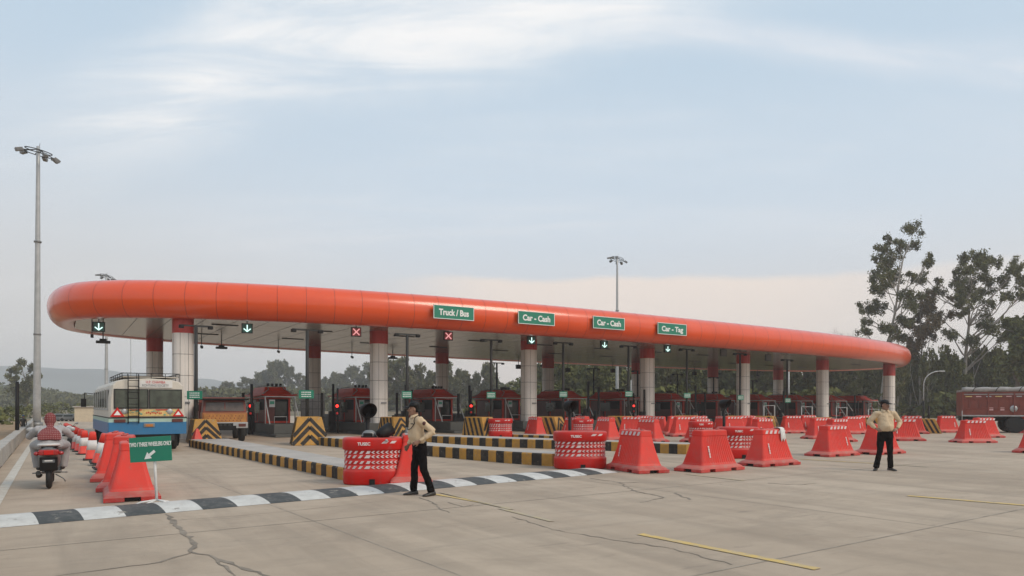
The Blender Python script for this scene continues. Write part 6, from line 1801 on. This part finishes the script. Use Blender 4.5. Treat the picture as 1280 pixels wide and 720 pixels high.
for (x, yt, sx) in [(484,446,.9),(502,446,.9),(522,456,.9),(540,462,.9),(558,452,.75),(576,460,.9),(596,466,.8),(612,452,.65),(633,484,1.1),(652,478,.9)]:
    ptree(rg.choice([0,2,3,1]), glabel('grey green tree', x), x, 190, yt, sx, 'grey green trees behind the canopy', rg.uniform(0,6))
for (x, yt, sx) in [(672,452,1.0),(695,449,1.0),(722,448,.95),(750,447,1.0),(778,452,1.0),(806,446,.95),(833,448,1.0),(860,440,.9),(890,436,.9),(918,434,.9),(948,430,.9),(975,432,.9),(1004,428,.85),(1030,433,.8),(1052,428,.7),(1078,426,.7)]:
    ptree(rg.choice([3,3,4,0]), glabel('dark green tree', x), x, rg.uniform(112,132), yt, sx, 'dark green trees behind the right half of the canopy', rg.uniform(0,6))
for (x, yt, sx, k) in [(1122,440,.6,5),(1110,446,.8,3),(1132,450,.8,4),(1150,452,.9,3),(1172,450,.8,4),(1208,446,.8,3),(1236,440,.9,3),(1138,430,.5,5),(1160,436,.5,5),(1178,430,.5,4),(1192,440,.6,3),(1222,432,.7,3),(1246,432,.7,3),(1262,440,.6,3),(1290,405,.8,3),(1095,452,.5,5),(1072,455,.5,5)]:
    ptree(k, glabel('dark green tree', x) if x > 1112 else glabel('slim pale stemmed tree', x), x, rg.uniform(96,112), yt, sx, 'trees beyond the right end of the canopy' if x > 1112 else 'slim trees behind the last columns', rg.uniform(0,6))
# bare twiggy trees just above the canopy
def bare_tree(label, px, Z, ytop, w_, seed):
    rg2 = random.Random(seed); p = atz(px,Z); h = CAMH+(507-ytop)*Z/900; root = thing('bare_tree',label,'tree',tuple(p))
    mb = MB(); mb.tube([(0,0,0),(.1,0,h*.45),(0,0,h*.7)],[.22,.15,.09],7)
    for i in range(26):
        a = rg2.uniform(0,2*PI); z0 = h*rg2.uniform(.45,.72); e = (w_*math.cos(a)*rg2.uniform(.5,1),w_*math.sin(a)*rg2.uniform(.5,1),h*rg2.uniform(.82,1.0)); pts = limb(mb,(0,0,z0),e,.06,.015,rg2,.08,4)
        for k in range(5):
            b = pts[rg2.randint(2,6)]; limb(mb,b,b+Vector((rg2.uniform(-1,1),rg2.uniform(-1,1),rg2.uniform(.3,1.2)))*.9,.022,.008,rg2,.05,3)
    mb.build('trunk','leaf_bare',root,fix=False)
bare_tree('bare grey twiggy tree poking above the right part of the canopy',1058,150,411,3.0,3)
bare_tree('smaller bare twiggy tree beside it, just above the canopy near its right end',1075,150,419,2.2,4)
# lone tree near the mast, left
clump_tree('tree','slim airy tree on the hillside just left of the nearest high mast',35,150,[(33,452,5),(31,462,6),(37,460,5),(29,473,6),(38,474,6),(33,483,7),(28,487,5),(41,484,6),(47,478,4),(50,470,3),(36,492,7),(44,494,5),(30,498,6),(35,468,5)],'leaf_far','trunk_brown',.30,26,7,tr=.2)

def band_mass(name, label, spots, size, m, seed):
    """spots: (x, y, height, half width in x, half depth in y, count)"""
    rg3 = np.random.default_rng(seed); P_ = []
    for (x, y, h, wx, wy, n) in spots:
        q = rg3.random((n,3)); tx = (q[:,0]*2-1)*wx; ty = (q[:,1]*2-1)*wy
        prof = np.sqrt(np.clip(1-(tx/wx)**2,0,1)); P_.append(np.stack([x+tx, y+ty, h*prof*(q[:,2]**.6)],1))
    P_ = np.concatenate(P_); n = len(P_)
    a = rg3.normal(size=(n,3)); a /= np.linalg.norm(a,axis=1)[:,None]; b = rg3.normal(size=(n,3)); b -= a*(a*b).sum(1)[:,None]; b /= np.linalg.norm(b,axis=1)[:,None]
    s = size*(.5+rg3.random(n))[:,None]; V4 = np.stack([P_-a*s,P_+b*s*.6,P_+a*s,P_-b*s*.6],1).reshape(-1,3)
    me = bpy.data.meshes.new(name); me.vertices.add(4*n); me.vertices.foreach_set('co',V4.ravel()); me.loops.add(4*n); me.loops.foreach_set('vertex_index',np.arange(4*n,dtype=np.int32))
    me.polygons.add(n); me.polygons.foreach_set('loop_start',np.arange(0,4*n,4,dtype=np.int32)); me.polygons.foreach_set('loop_total',np.full(n,4,dtype=np.int32)); me.update(calc_edges=True); me.materials.append(M(m))
    o = bpy.data.objects.new(name,me); COL.objects.link(o); tag(o,label,None,None,'stuff'); return o
spots = []
for i in range(120):
    px = rg.uniform(650,1330); Z = rg.uniform(118,165); yt = rg.uniform(440,478) if px < 1120 else rg.uniform(440,470)
    spots.append(((px-640)/900*Z, Z, CAMH+(507-yt)*Z/900, rg.uniform(3,6), 4, 520))
for i in range(70):
    px = rg.uniform(600,1340); Z = rg.uniform(86,108); spots.append(((px-640)/900*Z, Z, rg.uniform(2.0,4.6), rg.uniform(2,4.5), 2, 260))
band_mass('woodland','dark green woodland and undergrowth filling the background on the right',spots,.42,'leaf_green',5)
spots = []
for i in range(90):
    px = rg.uniform(236,660); Z = rg.uniform(200,340); yt = rg.uniform(484,498) if px<470 else rg.uniform(474,492)
    spots.append(((px-640)/900*Z, Z, CAMH+(507-yt)*Z/900, rg.uniform(5,11), 5, 420))
band_mass('far_woodland','hazy low woodland on the horizon behind the left half of the canopy',spots,.75,'leaf_far',6)

# hills
def hill(name, ridge, Z, thick, m, seed, amp):
    """ridge: list of (px, py) seen at distance Z; a real mound with foot lines before and behind"""
    mb = MB(); rows = []; n = 90
    xs = [r[0] for r in ridge]
    for j in range(9):
        f = j/8; prof = math.sin(PI*f); row = []
        for i in range(n+1):
            px = xs[0]+(xs[-1]-xs[0])*i/n
            for a, b in zip(ridge, ridge[1:]):
                if a[0] <= px <= b[0]: t_ = (px-a[0])/(b[0]-a[0]); py = a[1]+(b[1]-a[1])*t_; break
            h = max(0,CAMH+(507-py)*Z/900); x = (px-640)/900*Z; y = Z-thick+2*thick*f
            z = h*prof**.8+amp*noise.noise(Vector((x*.02+seed,y*.02,0)))*prof; row.append((x,y,max(-.5,z) if 0<j<8 else -.6))
        rows.append(row)
    mb.loft(rows,0,False,False,True); return struct(name, mb, m)
def hill_mat():
    m = mat('hill_green',(.062,.070,.036),.95,var=.45,scale=.03,dirt=.5,dirtcol=(.10,.085,.05)); return m
hill_mat(); mat('mountain',(.16,.17,.155),.95,var=.3,scale=.006)  # mountain grey lightened, so part of the distance haze is in its colour
hill('hill',[(-200,470),(-80,474),(0,482),(50,491),(100,499),(135,505),(160,508)],300,60,'hill_green',3,1.0)
spots = []
for i in range(150):
    px = rg.uniform(-120,128); f = rg.uniform(0,1); Z = 250+60*f; yt = 484+(px/128)*18 if px>0 else 480+px*.03
    hgt = (CAMH+(507-yt)*300/900)*math.sin(PI*min(.5,(Z-240)/120))**.8
    spots.append(((px-640)/900*Z, Z, hgt+rg.uniform(1.2,2.6), rg.uniform(2.5,6), 3, 150))
band_mass('hill_scrub','dark green scrub and bushes covering the low hill on the left',spots,.6,'leaf_far',9)
hill('mountain',[(-350,462),(-100,452),(0,457),(70,460),(130,462),(200,470),(290,478),(380,486),(480,494),(600,502),(700,506)],1250,220,'mountain',8,6.)
# roadside bushes beyond the parapet on the left
for i in range(1):
    spots = [((px-640)/900*Z, Z, h, 1.6, 1.2, 220) for px, Z, h in [(-20,60,1.2),(5,75,1.4),(60,110,2.0),(75,120,2.2),(100,130,2.0),(20,95,1.6),(45,100,1.8)]]
    band_mass('roadside_bushes','low dusty bushes along the verge on the left',spots,.22,'leaf_green',12)

# ================================================================== HAZE
def haze():
    mb = MB(); mb.box((0,722,42),(3020,1600,86)); o = mb.build('haze',['glass']); o['kind']='stuff'
    m = bpy.data.materials.new('haze_air'); m.use_nodes = True; nt = m.node_tree; nt.nodes.clear()
    out = nt.nodes.new('ShaderNodeOutputMaterial'); v = nt.nodes.new('ShaderNodeVolumePrincipled')
    v.inputs['Color'].default_value = (.93,.93,.95,1); v.inputs['Density'].default_value = .00075; v.inputs['Anisotropy'].default_value = .2
    nt.links.new(v.outputs[0], out.inputs['Volume']); o.data.materials.clear(); o.data.materials.append(m)
haze()
